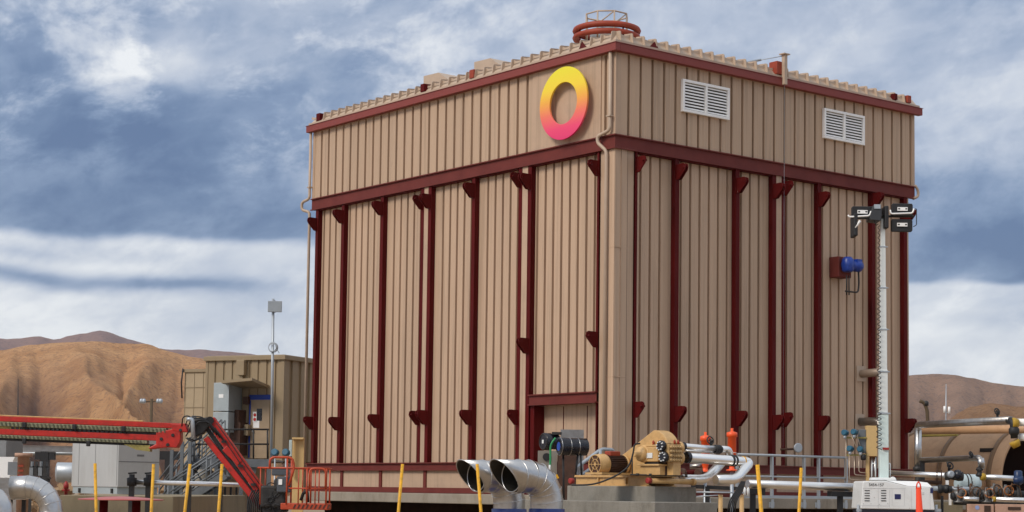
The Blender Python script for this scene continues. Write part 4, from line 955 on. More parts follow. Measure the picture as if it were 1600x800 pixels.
def jbar(name, m_, q0, q1, wpx, dep, dy=0):
    a, b = at(*q0, Yb), at(*q1, Yb); mb = MB(); mb.bar(a+V((0, dy, 0)), b+V((0, dy, 0)), dep, wpx*Yb/F, V((0, 0, 1))); return mb.build(name, m_, bl, bevel=.015)
jbar('jib_upper_arm', BRED, (329, 656), (408, 768), 15, .26)
jbar('jib_lower_arm', BRED, (322, 684), (410, 795), 9, .2)
jbar('jib_plate', BRED, (352, 700), (376, 724), 10, .2, -.05)
jbar('jib_cylinder', BLK, (322, 668), (396, 772), 6, .12, .02)
mb = MB(); mb.tube([at(328, 657, Yb-.2), at(328, 657, Yb+.2)], .10, 16); mb.build('pivot', BLK, bl)
mb = MB()
for k, (dx_, dy_) in enumerate(((5, -3), (8, 1), (3, 4))): mb.tube(smooth_path([at(333+dx_, 664+dy_, Yb-.20), at(352+dx_, 690+dy_, Yb-.24), at(380+dx_, 732+dy_, Yb-.2), at(404+dx_, 764+dy_, Yb-.22)], .4), .012, 6)
mb.build('hydraulic_hose', BLK, bl)
for q_ in ((350, 690), (376, 728), (396, 757)): mb = MB(); mb.box(at(*q_, Yb-.17), (.13, .05, .06)); mb.build('hose_clamp', DARK, bl)
# rotator, control gear
mb = MB(); mb.prism([v-V((0, .2, 0)) for v in (at(404, 764, Yb), at(428, 764, Yb), at(444, 770, Yb), at(450, 800, Yb), at(410, 806, Yb))], V((0, .45, 0))); mb.build('rotator', BLK, bl, bevel=.05)
mb = MB()
for k in range(10): c = at(425+random.uniform(-8, 14), random.uniform(760, 798), Yb-.3+random.uniform(-.1, .1)); mb.torus(c, V((random.random()-.5, 1, random.random()-.5)), random.uniform(.06, .12), .014, 16, 5)
for k in range(8): c = at(388+3*k, 800, Yb-.2); mb.tube(smooth_path([c-DZ*.3, at(386+3*k, 785-k, Yb-.2), at(395+4*k, 765, Yb-.2)], .2), .02, 5)
mb.build('hose_bundle', BLK, bl); mb = MB(); mb.box(at(428, 776, Yb-.1), (.62, .4, .55)); mb.box(at(440, 757, Yb-.2), (.36, .3, .3)); mb.build('power_unit', DARK, bl, bevel=.05)
mb = MB(); c = at(438, 738, Yb-.3); mb.box(c, (.40, .3, .17)); mb.box(c+V((.1, 0, -.3)), (.34, .28, .4)); mb.build('control_console', mat('console grey', (.07, .08, .095), .5), bl, bevel=.03)
mb = MB(); mb.box(at(438, 753, Yb-.46), (.09, .01, .14)); mb.build('console_label', WHITE, bl)
# basket
Bx0, Bx1 = at(407, 740, Yb).x, at(515, 740, Yb).x
zfl = at(480, 795, Yb).z; zr = at(480, 732, Yb).z; zr2 = at(440, 715, Yb).z
bk = None
def rail(mb, pts, r=.022, rad=.1): mb.tube(smooth_path(pts, rad, 4), r, 8)
ya, yb_ = Yb-.45, Yb+.45
X_ = lambda px: at(px, 740, Yb).x
mb = MB(); mb.box(V(((X_(443)+X_(516))/2, Yb, zfl+.06)), (X_(516)-X_(443), .92, .16)); fl_ = mb.build('basket_floor', BORG, bl, bevel=.02)
mb = MB()
for k in range(9): x = X_(462)+k*.105; mb.prism([V((x, ya-.018, zfl+.01)), V((x+.045, ya-.018, zfl+.01)), V((x+.09, ya-.018, zfl+.11)), V((x+.045, ya-.018, zfl+.11))], V((0, .006, 0)))
mb.build('hazard_stripe', mat('stripe dark', (.08, .02, .01)), fl_)
for y_ in (ya, yb_):
    mb = MB(); rail(mb, [V((X_(407), y_, zr)), V((X_(515), y_, zr))]); rail(mb, [V((X_(455), y_, zr-.5)), V((X_(515), y_, zr-.5))], .018)
    mb.build('top_rail', BORG, bl)
    for px in (411, 452, 470, 483, 496, 513): mb = MB(); rail(mb, [V((X_(px), y_, zfl+.1)), V((X_(px), y_, zr+(.0 if px != 452 else .27)))], .022 if px in (452, 483, 513) else .016); mb.build('basket_post', BORG, bl)
mb = MB(); rail(mb, [V((X_(487), ya-.02, zr-.5)), V((X_(487), ya-.02, zr)), V((X_(512), ya-.02, zr)), V((X_(512), ya-.02, zr-.5))], .026, .12); mb.build('gate_frame', BORG, bl)
mb = MB(); rail(mb, [V((X_(425), ya, zr+.0)), V((X_(425), ya, zr2)), V((X_(460), ya, zr2)), V((X_(463), ya, zr2-.25)), V((X_(455), ya, zr2-.7))], .03, .15); mb.build('console_guard', BORG, bl)
for px in (407, 515): mb = MB(); rail(mb, [V((X_(px), ya, zr)), V((X_(px), yb_, zr))]); mb.build('side_rail', BORG, bl)
mb = MB(); rail(mb, [at(470, 782, Yb-.3), at(474, 770, Yb-.3), at(480, 768, Yb-.3), at(481, 785, Yb-.3)], .04, .1); mb.build('harness_strap', BLK, bl)
# base machine beyond the left edge
cx = bline(-420, 20).x; mb = MB(); mb.box(V((cx-.6, Yb, 1.5)), (3.2, 2.1, 1.1)); mb.build('turret', BRED, bl, bevel=.15)
mb = MB(); mb.box(V((cx-.6, Yb, .75)), (3.6, 1.4, .4)); mb.build('chassis', DARK, bl, bevel=.05)
mb = MB(); mb.bar(V((cx-.4, Yb, 1.9)), V((cx+.1, Yb, bline(-420, 15).z+.1)), .5, .6, V((0, 1, 0))); mb.build('riser', BRED, bl, bevel=.05)
for dx in (-1.7, 1.2):
    for y_ in (-1., 1.): mb = MB(); mb.lathe(V((cx-.4+dx, Yb+y_-.2, .5)), V((0, 1, 0)), [(0, .3), (.02, .47), (.08, .5), (.32, .5), (.38, .47), (.4, .3)], 28); mb.build('wheel', BLK, bl)
# blue headed gauges and board left of the building
gb = thing('gauge_board', 'cream board with two blue headed gauges behind the lift basket', 'gauge board', PG(470, 52))
for px in (430, 447):
    mb = MB(); c = at(px, 707, 51); mb.lathe(c, V((-.3, -1, .2)), [(-.08, .06), (-.07, .10), (.06, .10), (.08, .08)], 14); mb.build('gauge_head', TEAL, gb)
    mb = MB(); mb.tube([c, V((c.x, 51, 0))], .025, 6); mb.build('gauge_stem', GREYP, gb)
mb = MB(); a_, b_ = at(458, 684, 52), at(474, 746, 52); mb.span(V((0, 0, 0)), V((1, 0, 0)), V((0, 1, 0)), DZ, a_.x, b_.x, 52, 52.12, 0, a_.z); mb.build('board', PANEL, gb)
mb = MB()
mb.box(at(466, 685, 51.9), (.32, .25, .05)); mb.box(at(458, 715, 51.9), (.04, .1, 1.1)); mb.build('board_frame', PANEL, gb)
mb = MB(); mb.box(at(454, 700, 52.2), (.08, .1, .46)); mb.build('pale_tube', PALE, gb)
# yellow posts
for i, (xt, yt, xb, lab) in enumerate([(148.5, 724, 150.5, 'leftmost yellow post, in front of the red round cover'), (240, 725, 236, 'yellow post at the right edge of the red round cover'),
        (297, 725, 288, 'yellow post leaning right before the stair foot'), (347, 725, 341, 'yellow post just left of the red jib arm'),
        (629, 725, 622, 'yellow post alone before the left concrete slab'), (745.5, 725, 752, 'yellow post in front of the big open ducts'),
        (1183.5, 726, 1190, 'yellow post next to the bent white pipes'), (1252, 731, 1248, 'yellow post before the middle of the walkway rail')]):
    t = at(xt, yt, 30); b = at(xb, 806, 30); d = b-t; g0 = t+d*((t.z)/(-d.z)) if d.z < 0 else b
    mb = MB(); mb.tube([t, g0], .026 if i not in (6,) else .033, 12)
    tag(mb.build('yellow_post', YEL), lab, 'post', 'yellow marker posts across the yard')
# ================================================================== CENTRE: DUCTS, BLOCKS, PUMP
def gooseneck(name, lab, mouth, riserx, Y, r=.31, yb=800, collar=True):
    th = thing(name, lab, 'duct', PG(riserx, Y), 'open gooseneck ducts before the building')
    ax = -DB                                                 # the mouth arm points along -DB
    cm = at(mouth[0], mouth[1], Y)
    L_ = (riserx-mouth[0])/F*Y/.782*.985; el = .46
    c_top = cm-ax*L_                                          # riser axis at arm height
    # circle centre of the elbow
    pts = arc(c_top+ax*el-DZ*el, -ax, DZ, el, math.pi/2, 0, 4)   # from arm direction down to riser
    n = 36; nrm = (ax*.78-DZ*.62).normalized()
    s0 = pts[0]; x = DZ; y = ax.cross(DZ).normalized()
    mb = MB(); mb.tube(pts+[V((pts[-1].x, pts[-1].y, .3))], r, n, caps=False)
    vs = []
    for rad in (r, r-.012):
        for k in range(n):
            t = 2*math.pi*k/n; d = x*math.cos(t)*rad+y*math.sin(t)*rad
            vs += [s0+d, cm+d-ax*(d.dot(nrm)/ax.dot(nrm))]
    fs = []
    for k in range(n):
        k2 = (k+1) % n; fs += [(2*k, 2*k2, 2*k2+1, 2*k+1), (2*n+2*k, 2*n+2*k+1, 2*n+2*k2+1, 2*n+2*k2), (2*k+1, 2*k2+1, 2*n+2*k2+1, 2*n+2*k+1)]
    mb.add(vs, [f for i_, f in enumerate(fs) if i_ % 3 != 1], True); tube = mb.build('tube', GALV, th)
    lin = MB(); lin.add(vs, [f for i_, f in enumerate(fs) if i_ % 3 == 1], True); lin.tube([p for p in pts]+[V((pts[-1].x, pts[-1].y, .3))], r-.012, n, caps=False); lin.build('lining', mat('duct inside shade', (.07, .062, .05), .5, .6, dirt=(.03, .02, .015), dirt_amt=.6), tube)  # inner surface coloured dark to paint the shade deep in the duct
    mb = MB(); rim = [vs[2*k+1] for k in range(n)]; mb.tube(rim, .009, 6, closed=True); mb.build('rim', GALV, tube)
    for p, t in [(s0, ax)]+[(pts[k], (pts[min(k+1, 4)]-pts[k-1])) for k in range(1, 5)]:
        mb = MB(); mb.torus(p, t, r+.003, .008, 36, 6); mb.build('seam', GALV, tube)
    mb = MB(); mb.torus(cm.lerp(s0, .55), ax, r+.004, .012, 36, 6); mb.build('clamp_band', GALV, tube)
    mb = MB(); mb.torus(cm.lerp(s0, .3), ax, r-.02, .012, 36, 6); mb.build('inner_ring', GALV, tube)
    if collar:
        zc = at(riserx, 796, Y).z; mb = MB(); mb.lathe(V((pts[-1].x, pts[-1].y, 0)), DZ, [(0, r+.03), (zc, r+.03), (zc+.01, r)], 32); mb.build('blue_base', mat('deep blue base', (.006, .025, .15), .4), th)
    return th
gooseneck('gooseneck_duct', 'shiny open gooseneck duct on a blue base, left one of the pair', (735, 744), 797, 35.0)
gooseneck('gooseneck_duct', 'shiny open gooseneck duct in front of its twin, next to the concrete block', (788, 744), 857, 34.0)
def block(px0, pxc, px1, py, Y, lab, name='concrete_plinth'):
    c = at(pxc, py, Y); zt = c.z; c = V((c.x, Y, 0))
    q = hit(px0, py, c, DB)-c; la = q.dot(DA); q = hit(px1, py, c, DA)-c; lb = q.dot(DB)
    mb = MB(); mb.span(c, DA, DB, DZ, 0, la, 0, lb, 0, zt); o = mb.build(name, CONG, bevel=.015); tag(o, lab, 'concrete block'); return c, zt, la, lb
kc, kz, kla, klb = block(886, 1023, 1088, 760, 36.2, 'upper concrete plinth carrying the tan pump')
block(812, 1023, 1121, 784.5, 34.6, 'lower wider concrete plinth below the pump plinth', 'concrete_footing')
# pump skid
S_ = 36.6
pump = thing('pump_skid', 'tan motor driven pump unit on a steel skid with a big rounded belt guard', 'pump', kc+DZ*kz)
K0 = kc+DB*.22                                              # front plane of the skid
def kf(px, py, off=0):
    q = hit(px, py, K0-DB*off, DB)-kc; return q.dot(DA), q.z
aL, _ = kf(899, 750); aR, _ = kf(1012, 750); zb1 = kf(950, 744)[1]
def kb(mb, a0, a1, b0, b1, z0, z1): return mb.span(kc, DA, DB, DZ, a0, a1, b0, b1, z0, z1)
mb = MB()
for b in (.25, .95): mb.ibeam(kc+DA*aL+DB*b+DZ*(kz+(zb1-kz)/2), kc+DA*aR+DB*b+DZ*(kz+(zb1-kz)/2), .12, zb1-kz-.002)
mb.build('skid_beam', TANP, pump)
mb = MB(); kb(mb, aR, aL, .2, 1.05, zb1, zb1+.02); mb.build('skid_deck', TANP, pump)
for px in (935, 978): a, _ = kf(px, 750); mb = MB(); kb(mb, a-.015, a+.015, .20, .24, kz+.04, zb1-.03); mb.build('stiffener', TANP, pump)
Mf = at(930.5, 725.5, 36.35); mb = MB()
D = DB
mb.lathe(Mf, D, [(0, .185), (.015, .20), (.20, .215), (.24, .20), (.25, .17)], 28); cowl = mb.build('motor_cowl', TANP, pump)
mb = MB(); mb.torus(Mf-D*.012, D, .185, .012, 28, 6); mb.torus(Mf-D*.012, D, .10, .008, 20, 6); mb.lathe(Mf-D*.02, D, [(0, .03), (.02, .03)], 12)
px_, py_ = perp(D)
for k in range(6): t = k*math.pi/3; mb.bar(Mf-D*.012, Mf-D*.012+(px_*math.cos(t)+py_*math.sin(t))*.185, .012, .012)
mb.build('fan_grille', TANP, cowl)
mb = MB(); mb.lathe(Mf-D*.004, D, [(0, .17), (.003, .17)], 24); mb.build('fan_opening', BROWN, cowl)
mb = MB(); mb.lathe(Mf+D*.25, D, [(0, .165), (.46, .165)], 24)
for k in range(28): t = 2*math.pi*k/28; rd = px_*math.cos(t)+py_*math.sin(t); tn = px_*-math.sin(t)+py_*math.cos(t); mb.box(Mf+D*.48+rd*.18, (.44, .035, .010), (D, rd, tn))
mb.build('motor_body', BROWN, pump)
mb = MB(); mb.lathe(Mf+D*.70, D, [(0, .20), (.05, .205), (.10, .16), (.12, .06), (.22, .05)], 24); mb.build('motor_endbell', TANP, pump)
mb = MB(); mb.box(Mf+D*.45+DZ*.22, (.28, .18, .10), (D, px_, DZ)); mb.build('terminal_box', RUST, pump, bevel=.02)
mb = MB()
for d in (.12, .62): mb.box(V((0, 0, 0))+V((Mf+D*d).xy.to_3d())+DZ*((zb1+.02+Mf.z-.19)/2), (.10, .42, Mf.z-.19-zb1), (D, DA, DZ))
mb.box(V((Mf+D*.35).xy.to_3d())+DZ*(zb1+.04), (.8, .5, .04), (D, DA, DZ)); mb.build('motor_foot', TANP, pump)
# belt guard: hull of a big and a small circle, given thickness
gpl = Mf+D*.80
def gc(px, py):
    q = hit(px, py, gpl, DB)-gpl; return q.dot(DA), q.z+gpl.z
(ga, gz), (sa, sz) = gc(1021, 708), gc(970, 728); R1, R2 = .455, .20
d_ = math.hypot(ga-sa, gz-sz); base_ang = math.atan2(gz-sz, ga-sa); al = math.acos((R1-R2)/d_)
big = [(ga+R1*math.cos(t), gz+R1*math.sin(t)) for t in [base_ang-al+(2*al)*k/24 for k in range(25)]]
sml = [(sa+R2*math.cos(t), sz+R2*math.sin(t)) for t in [base_ang+al+(2*math.pi-2*al)*k/10 for k in range(11)]]
hull = [p for p in big if True]+sml
mb = MB(); zfl_ = zb1+.02
outl = [(a, max(z, zfl_)) for a, z in hull]
mb.prism([gpl*1-V((0, 0, gpl.z))+DA*a+DZ*z for a, z in outl], DB*.30); gd = mb.build('belt_guard', TANP, pump, bevel=.012)
# pump power end and fluid end
Pc = at(991, 709, 36.0)
def pbx(mb, a0, a1, b0, b1, z0, z1, o=Pc): return mb.span(o, DA, DB, DZ, a0, a1, b0, b1, z0, z1)
zdk = zb1+.02-Pc.z
CAST = mat('tan casting', (.46, .30, .13), .6, var=.25, scale=9, dirt=(.16, .09, .04), dirt_amt=.7, dirt_scale=12)
mb = MB(); mb.lathe(Pc, D, [(0, .045), (.01, .055), (.11, .06), (.12, .11), (.15, .145), (.22, .15)], 22); mb.build('crank_hub', TANP, pump)
mb = MB(); mb.lathe(Pc+D*.20-DA*.02, D, [(0, .165), (.02, .17), (.40, .17)], 28); pbx(mb, -.44, .0, .22, .60, -.15, .14); mb.prism([Pc-DA*.0+D*.22+DZ*.14, Pc-DA*.44+D*.22+DZ*.14, Pc-DA*.38+D*.22+DZ*.18, Pc-DA*.02+D*.22+DZ*.18], D*.38); mb.build('power_end', TANP, pump, bevel=.015)
mb = MB(); pbx(mb, -.52, .10, .17, .62, -.235, -.20); mb.build('mounting_plate', TANP, pump, bevel=.01)
mb = MB(); pbx(mb, -.42, -.02, .26, .58, -.198, -.152); mb.build('shadow_gap_plate', DARK, pump)
mb = MB(); pbx(mb, -.30, -.10, .20, .218, -.08, .02); mb.build('name_plate', WHT, pump)
mb = MB(); pbx(mb, -.50, .06, .22, .60, zdk, -.237); mb.build('pump_base', TANP, pump, bevel=.01)
mb = MB(); pbx(mb, -.499, -.442, .24, .58, -.14, .16); mb.build('flange_block', CAST, pump, bevel=.01)
mb = MB(); pbx(mb, -.70, -.50, .28, .60, -.16, .19)
for k in range(5):
    for j_ in range(4): mb.lathe(Pc-DA*.70+D*(.315+.063*k)+DZ*(-.12+.085*j_), -DA, [(0, .03), (.045, .030), (.05, .02)], 8)
for k in range(5): mb.lathe(Pc-DA*.60+D*(.315+.063*k)+DZ*.19, DZ, [(0, .033), (.03, .033), (.035, .02)], 8)
mb.build('fluid_end', CAST, pump, bevel=.008)
mb = MB(); pbx(mb, -.69, -.52, .40, .60, zdk, -.162); mb.build('pump_leg', TANP, pump)
mb = MB(); pbx(mb, -.51, -.46, .36, .58, zdk, -.162); mb.build('pump_leg', BROWN, pump)
for dz_, rr_ in ((.125, .115), (-.075, .125)):
    mb = MB(); mb.lathe(Pc-DA*.60+D*.605+DZ*dz_, D, [(0, rr_), (.07, rr_+.01), (.09, rr_-.03)], 20); mb.build('discharge_cover', TANP, pump)
for aa, dz_ in ((.53, .155), (.60, -.06)):
    c = Pc-DA*aa+D*.22+DZ*dz_; mb = MB(); mb.lathe(c-D*.03, D, [(0, .085), (.01, .108), (.07, .108)], 24); fl = mb.build('flange', BLKP, pump)
    mb = MB(); x_, y_ = perp(D)
    for k in range(8): t = k*math.pi/4+.2; mb.lathe(c+(x_*math.cos(t)+y_*math.sin(t))*.080-D*.055, D, [(0, .012), (.03, .014)], 8)
    mb.build('bolt', WHT, fl)
for aa, b_, dz_ in ((.12, .4, .18), (.62, .5, .19), (.66, .56, .19)):
    c = Pc-DA*aa+D*b_+DZ*dz_; mb = MB(); mb.lathe(c, DZ, [(0, .022), (.06, .025), (.09, .012)], 8); mb.build('grease_cap', RUST, pump)
mb = MB(); mb.tube([at(1014, 751, 35.85), at(1084, 753, 36.6)], .055, 12); mb.lathe(at(1081, 753, 36.55), DB, [(0, .07), (.07, .07)], 12); mb.build('drain_pipe', TANP, pump)
for q_ in ((1013, 751, 35.82), (892, 751.5, 37.3)): mb = MB(); c = at(*q_); mb.lathe(c-(DB)*.03, DB, [(0, .04), (.005, .06), (.08, .06)], 14); mb.build('red_cap', mat('cap red', (.30, .02, .015), .6), pump)
mb = MB(); mb.tube(smooth_path([at(893, 758, 35.9), at(930, 757.5, 35.9), at(966, 742, 35.9), at(984, 728, 35.9), at(990, 705, 35.9), at(991, 694, 35.9), at(1000, 693, 35.95)], .4), .017, 8); mb.build('cable', BLK, pump)
mb = MB(); mb.tube([at(988, 742, 35.9), at(988, 712, 35.9)], .014, 6); mb.tube([at(985, 741.5, 35.8), at(1162, 746.5, 37.5)], .014, 8)
for px in (996, 1016, 1072): c = at(px, 741.5+(px-985)*.028, 35.85); mb.lathe(c-DZ*.02, DZ, [(0, .03), (.05, .03)], 8)
mb.build('conduit', DARK, pump)
# black motor and drum on a stand
ds = thing('drum_stand', 'black drum and motor strapped on a thin black stand before the doorway', 'drum stand', PG(885, 41))
c = at(849, 690, 41); mb = MB(); ax = (DB*.9+DA*0+V((.3, 0, 0))).normalized(); mb.lathe(c, ax, [(0, .17), (.01, .195), (.16, .20), (.17, .17), (.36, .17), (.38, .12)], 26); mb.build('motor', BLKP, ds)
mb = MB(); mb.box(c-ax*.012, (.01, .07, .08), (ax, perp(ax)[0], DZ)); mb.build('motor_label', WHT, ds)
mb = MB(); mb.torus(c-ax*.005, ax, .17, .012, 26, 6); mb.box(c+V((.30, .1, .19)), (.22, .2, .06)); mb.build('fan_cover', DARK, ds)
c = at(873, 697.5, 40.7); ax = V((.93, .36, 0)).normalized(); mb = MB(); mb.lathe(c, ax, [(0, .17), (.02, .195), (.65, .195), (.67, .17)], 30); mb.build('drum', BLKP, ds)
for k in (.24, .44, .02): mb = MB(); mb.torus(c+ax*k, ax, .197, .007, 30, 6); mb.build('strap', GALV, ds)
mb = MB(); mb.lathe(c-ax*.004, ax, [(0, .10), (.003, .10)], 20); mb.build('blue_disc', mat('disc blue', (.04, .10, .45), .4), ds)
for q0, q1 in (((880, 709), (881, 790)), ((903, 709), (899, 745)), ((907, 708), (909, 745)), ((871, 755), (869, 790))): mb = MB(); mb.tube([at(*q0, 40.8), at(*q1, 40.8)], .022, 8); mb.build('leg', BLK, ds)
mb = MB(); mb.tube(smooth_path([at(868, 684, 40.5), at(860, 695, 40.5), at(860, 720, 40.5), at(859, 736, 40.5)], .3), .022, 8); mb.build('hose', GRN, ds)
mb = MB(); mb.lathe(at(859, 737, 40.5), DZ, [(0, .025), (.15, .025)], 8); mb.build('hose_fitting', WHT, ds)
mb = MB(); mb.bar(at(868, 742, 40.6), at(871, 748, 40.6), .04, .08); mb.build('yellow_tag', YEL, ds)
mb = MB(); a_, b_ = at(841, 704, 42.5), at(870, 760, 42.5); mb.span(V((0, 0, 0)), V((1, 0, 0)), V((0, 1, 0)), DZ, a_.x, b_.x, 42.5, 43, .6, a_.z); gbx = mb.build('grey_box', mat('dusty grey steel', (.22, .20, .17), .6)); tag(gbx, 'dusty grey equipment box beneath the black motor', 'equipment box')
mb = MB(); p = at(854, 714, 42.5); mb.lathe(V((p.x, 42.47, p.z)), V((0, 1, 0)), [(0, .09), (.02, .09)], 18); mb.build('port', BLK, gbx)
mb = MB(); a_, b_ = at(872, 709, 42.4), at(901, 760, 42.4); mb.span(V((0, 0, 0)), V((1, 0, 0)), V((0, 1, 0)), DZ, a_.x, b_.x, 42.4, 43, .6, a_.z); tag(mb.build('brown_box', BROWN), 'rust brown box beneath the black drum', 'equipment box')
mb = MB(); a_, b_ = at(876, 671, 45), at(912, 700, 45); mb.span(V((0, 0, 0)), V((1, 0, 0)), V((0, 1, 0)), DZ, a_.x, b_.x, 45, 45.04, .3, a_.z); tag(mb.build('metal_plate', ALUD), 'dull metal plate standing upright behind the black drum', 'plate')
# stair handrail behind
hr = thing('stair_handrail', 'pale grey sloping handrail behind the tan motor', 'handrail', PG(930, 43))
mb = MB(); mb.tube(smooth_path([at(868, 758, 43), at(900, 731, 43), at(940, 701.5, 43.4), at(959, 703, 43.8), at(959, 745, 43.8)], .12), .045, 10); mb.build('top_rail', GREYP, hr)
mb = MB(); mb.tube([at(868, 772, 43), at(940, 719, 43.4)], .035, 10); mb.build('mid_rail', GREYP, hr)
for q0 in ((900, 731), (938, 703)): p = at(*q0, 43.1); mb = MB(); mb.tube([p, V((p.x, p.y, 0))], .035, 8); mb.build('post', GREYP, hr)

# ================================================================== WHITE PIPES AND VALVES
def coupling(px, py, Y, ax, r, l, m_, name, lab, cat='coupling', tagit=True, parent=None):
    c = at(px, py, Y); mb = MB(); mb.lathe(c-ax*l/2, ax, [(0, r*.85), (l*.15, r), (l*.35, r), (l*.4, r*.85), (l*.6, r*.85), (l*.65, r), (l*.85, r), (l, r*.85)], 18); o = mb.build(name, m_, parent); return o
w1 = thing('silver_pipe_upper', 'upper silver jacketed pipe leaving the tan pump to the right', 'pipe', at(1066, 697, 37))
mb = MB(); mb.tube([at(1065, 697, 36.1), at(1120, 701.5, 36.8)], .060, 18); mb.build('pipe', ALU, w1)
mb = MB(); mb.tube([at(1070, 704, 36.5), at(1120, 707, 37.1)], .028, 10); mb.build('side_pipe', ALU, w1)
coupling(1121, 702, 36.8, (at(1120, 701.5, 36.8)-at(1065, 697, 36.1)).normalized(), .092, .18, BLK, 'coupling', '', parent=w1)
mb = MB(); mb.tube(smooth_path([at(1126, 702, 36.9), at(1139, 702.5, 37.1), at(1141, 714, 37.2)], .1), .072, 14); mb.build('elbow', ALU, w1)
coupling(1067, 697.5, 36.1, DB, .085, .09, BLKP, 'flange', '', parent=w1)
w2 = thing('silver_pipe_lower', 'thick silver jacketed pipe bending back at the right of the pump', 'pipe', at(1076, 715, 37))
mb = MB(); mb.tube(smooth_path([at(1076, 715, 36.2), at(1172, 722, 37.2), at(1150, 749, 36.6), at(1118, 750, 36.3)], .16, 8), .100, 22); mb.build('pipe', ALU, w2)
a_ = (at(1172, 722, 37.2)-at(1076, 715, 36.2)).normalized()
coupling(1145, 719.7, 36.92, a_, .118, .16, BLK, 'coupling', '', parent=w2); coupling(1161, 720.9, 37.08, a_, .104, .03, YEL, 'yellow_band', '', parent=w2)
coupling(1074, 714.8, 36.15, a_, .115, .09, BLKP, 'flange', '', parent=w2)
w3 = thing('silver_return_pipe', 'silver pipe rising diagonally under the thick silver pipe', 'pipe', at(1085, 750, 37))
mb = MB(); mb.tube(smooth_path([at(1130, 720, 37.5), at(1104, 749, 36.9), at(1066, 749, 36.6)], .22, 8), .095, 20); mb.build('pipe', ALU, w3)
w4 = thing('long_silver_pipe', 'long silver pipe on black supports along the walkway to the light tower', 'pipe', PG(1260, 41))
mb = MB(); pL0, pL1 = at(1168, 756, 40.5), at(1370, 762.5, 42.); mb.tube([pL0, pL1], .093, 22); mb.build('pipe', ALU, w4)
for px, wpx in ((1176, 10), (1311, 39)):
    p = pL0.lerp(pL1, (px-1168)/202.); mb = MB(); d_ = (pL1-pL0).normalized(); q_ = p-DZ*.16; mb.bar(q_-d_*wpx*.0072, q_+d_*wpx*.0072, .2, .12); mb.bar(V((q_.x, q_.y, 0)), q_-DZ*.06, .12, .12, V((0, 1, 0))); mb.build('support', BLK, w4)
mb = MB(); p = pL0.lerp(pL1, .115); mb.box(p-DZ*.17, (.1, .1, .15)); mb.build('bracket', BLK, w4)
def relief(px, py0, py1, Y, lab):
    th = thing('relief_valve', lab, 'valve', at(px, py1, Y), 'orange relief valves behind the silver pipes')
    b = at(px, py1, Y); t = at(px, py0, Y); h = t.z-b.z; mb = MB()
    mb.lathe(b, DZ, [(0, .125), (.03, .125), (.04, .06), (.10, .055), (.20, .085), (.22, .095), (h-.20, .095), (h-.19, .118), (h-.10, .118), (h-.09, .10), (h-.07, .03), (h, .03)], 22); mb.build('body', ORNG, th)
    mb = MB(); mb.tube([V((b.x, b.y, 0)), b], .04, 10); mb.build('riser', GREYP, th)
    mb = MB(); mb.lathe(b+DZ*(h*.42), DZ, [(0, .099), (.012, .099)], 22); mb.build('joint_ring', WHT, th)
relief(1102, 675, 738, 40, 'shorter orange valve behind the coupling of the upper silver pipe'); relief(1143.5, 669, 736, 40, 'taller orange valve right of the upper silver elbow')
def handwheel(name, lab, px, py, Y, r=.09, stem=.2, m_=DARK, grp=None):
    th = thing(name, lab, 'valve', at(px, py, Y)-DZ*stem, grp); c = at(px, py, Y); mb = MB()
    ax = V((.5, -.8, .3)).normalized(); mb.torus(c, ax, r, .014, 20, 6); x_, y_ = perp(ax)
    for k in range(3): t = k*math.pi/3; mb.bar(c-(x_*math.cos(t)+y_*math.sin(t))*r, c+(x_*math.cos(t)+y_*math.sin(t))*r, .012, .012)
    mb.build('handwheel', m_, th); mb = MB(); mb.lathe(c-DZ*stem+V((.02, .05, 0)), DZ, [(0, .06), (.03, .06), (.04, .03), (stem-.05, .03), (stem, .02)], 12); mb.tube([c, c+V((.06, .1, -.02))], .03, 8); mb.build('valve_body', m_, th); return th
handwheel('hand_valve', 'small black handwheel valve on the shorter orange valve', 1110, 688, 39.2, .085, .14)
# brown flanged line and clutter under the silver pipes
bf = thing('brown_flanged_pipe', 'dark red brown flanged pipe low behind the pump outlet', 'pipe', at(1065, 741, 39.8))
mb = MB(); mb.tube([at(1062, 741, 39.8), at(1098, 738, 40.1)], .07, 14); mb.build('pipe', REDC, bf)
for px in (1066, 1092): coupling(px, 740, 39.8, DB, .12, .08, BROWN, 'flange', '', parent=bf)
mb = MB(); mb.tube([at(1078, 729, 40.2), at(1106, 727, 40.2)], .06, 12); tag(mb.build('short_pipe', ALUD), 'short dull metal pipe between the pump and the orange valve', 'pipe')
sp2 = thing('pipe_support', 'black support under the silver return pipe', 'pipe support', PG(1105, 40))
mb = MB(); p = at(1105, 760, 40); mb.bar(V((p.x, 40, 0)), p, .1, .12, V((0, 1, 0))); mb.build('post', BLK, sp2); mb = MB(); mb.bar(at(1082, 760, 40), at(1160, 764, 40.3), .2, .08); mb.build('crossbeam', DARK, sp2)
lb_ = 'tan steel post under the silver pipes, {} of the two'
for px, w_ in ((1126, 'left one'), (1159, 'right one')):
    mb = MB(); p = at(px, 773, 39); mb.tube([V((p.x, 39, 0)), p], .05, 10); tag(mb.build('tan_post', TANP), lb_.format(w_), 'post', 'tan posts under the silver pipes')
cd = MB()
cd.tube([at(1088, 769, 38.9), at(1162, 770, 38.9)], .02, 6)
cd.tube([at(1088, 776, 39.1), at(1122, 774, 39.1)], .016, 6); tag(cd.build('conduit_run', GREYP), 'thin grey conduits crossing above the two tan posts', 'conduit')
mb = MB(); random.seed(11)
for k in range(5): o = k*2.6; mb.tube(smooth_path([at(1164-o*.5, 752, 38.4), at(1160-o, 768, 38.4), at(1150-o, 782, 38.3), at(1147-o*1.1, 812, 38.4)], .4), .016, 7)
tag(mb.build('cable_bundle', BLK), 'thick bundle of black cables hanging down between the tan posts', 'cable bundle')
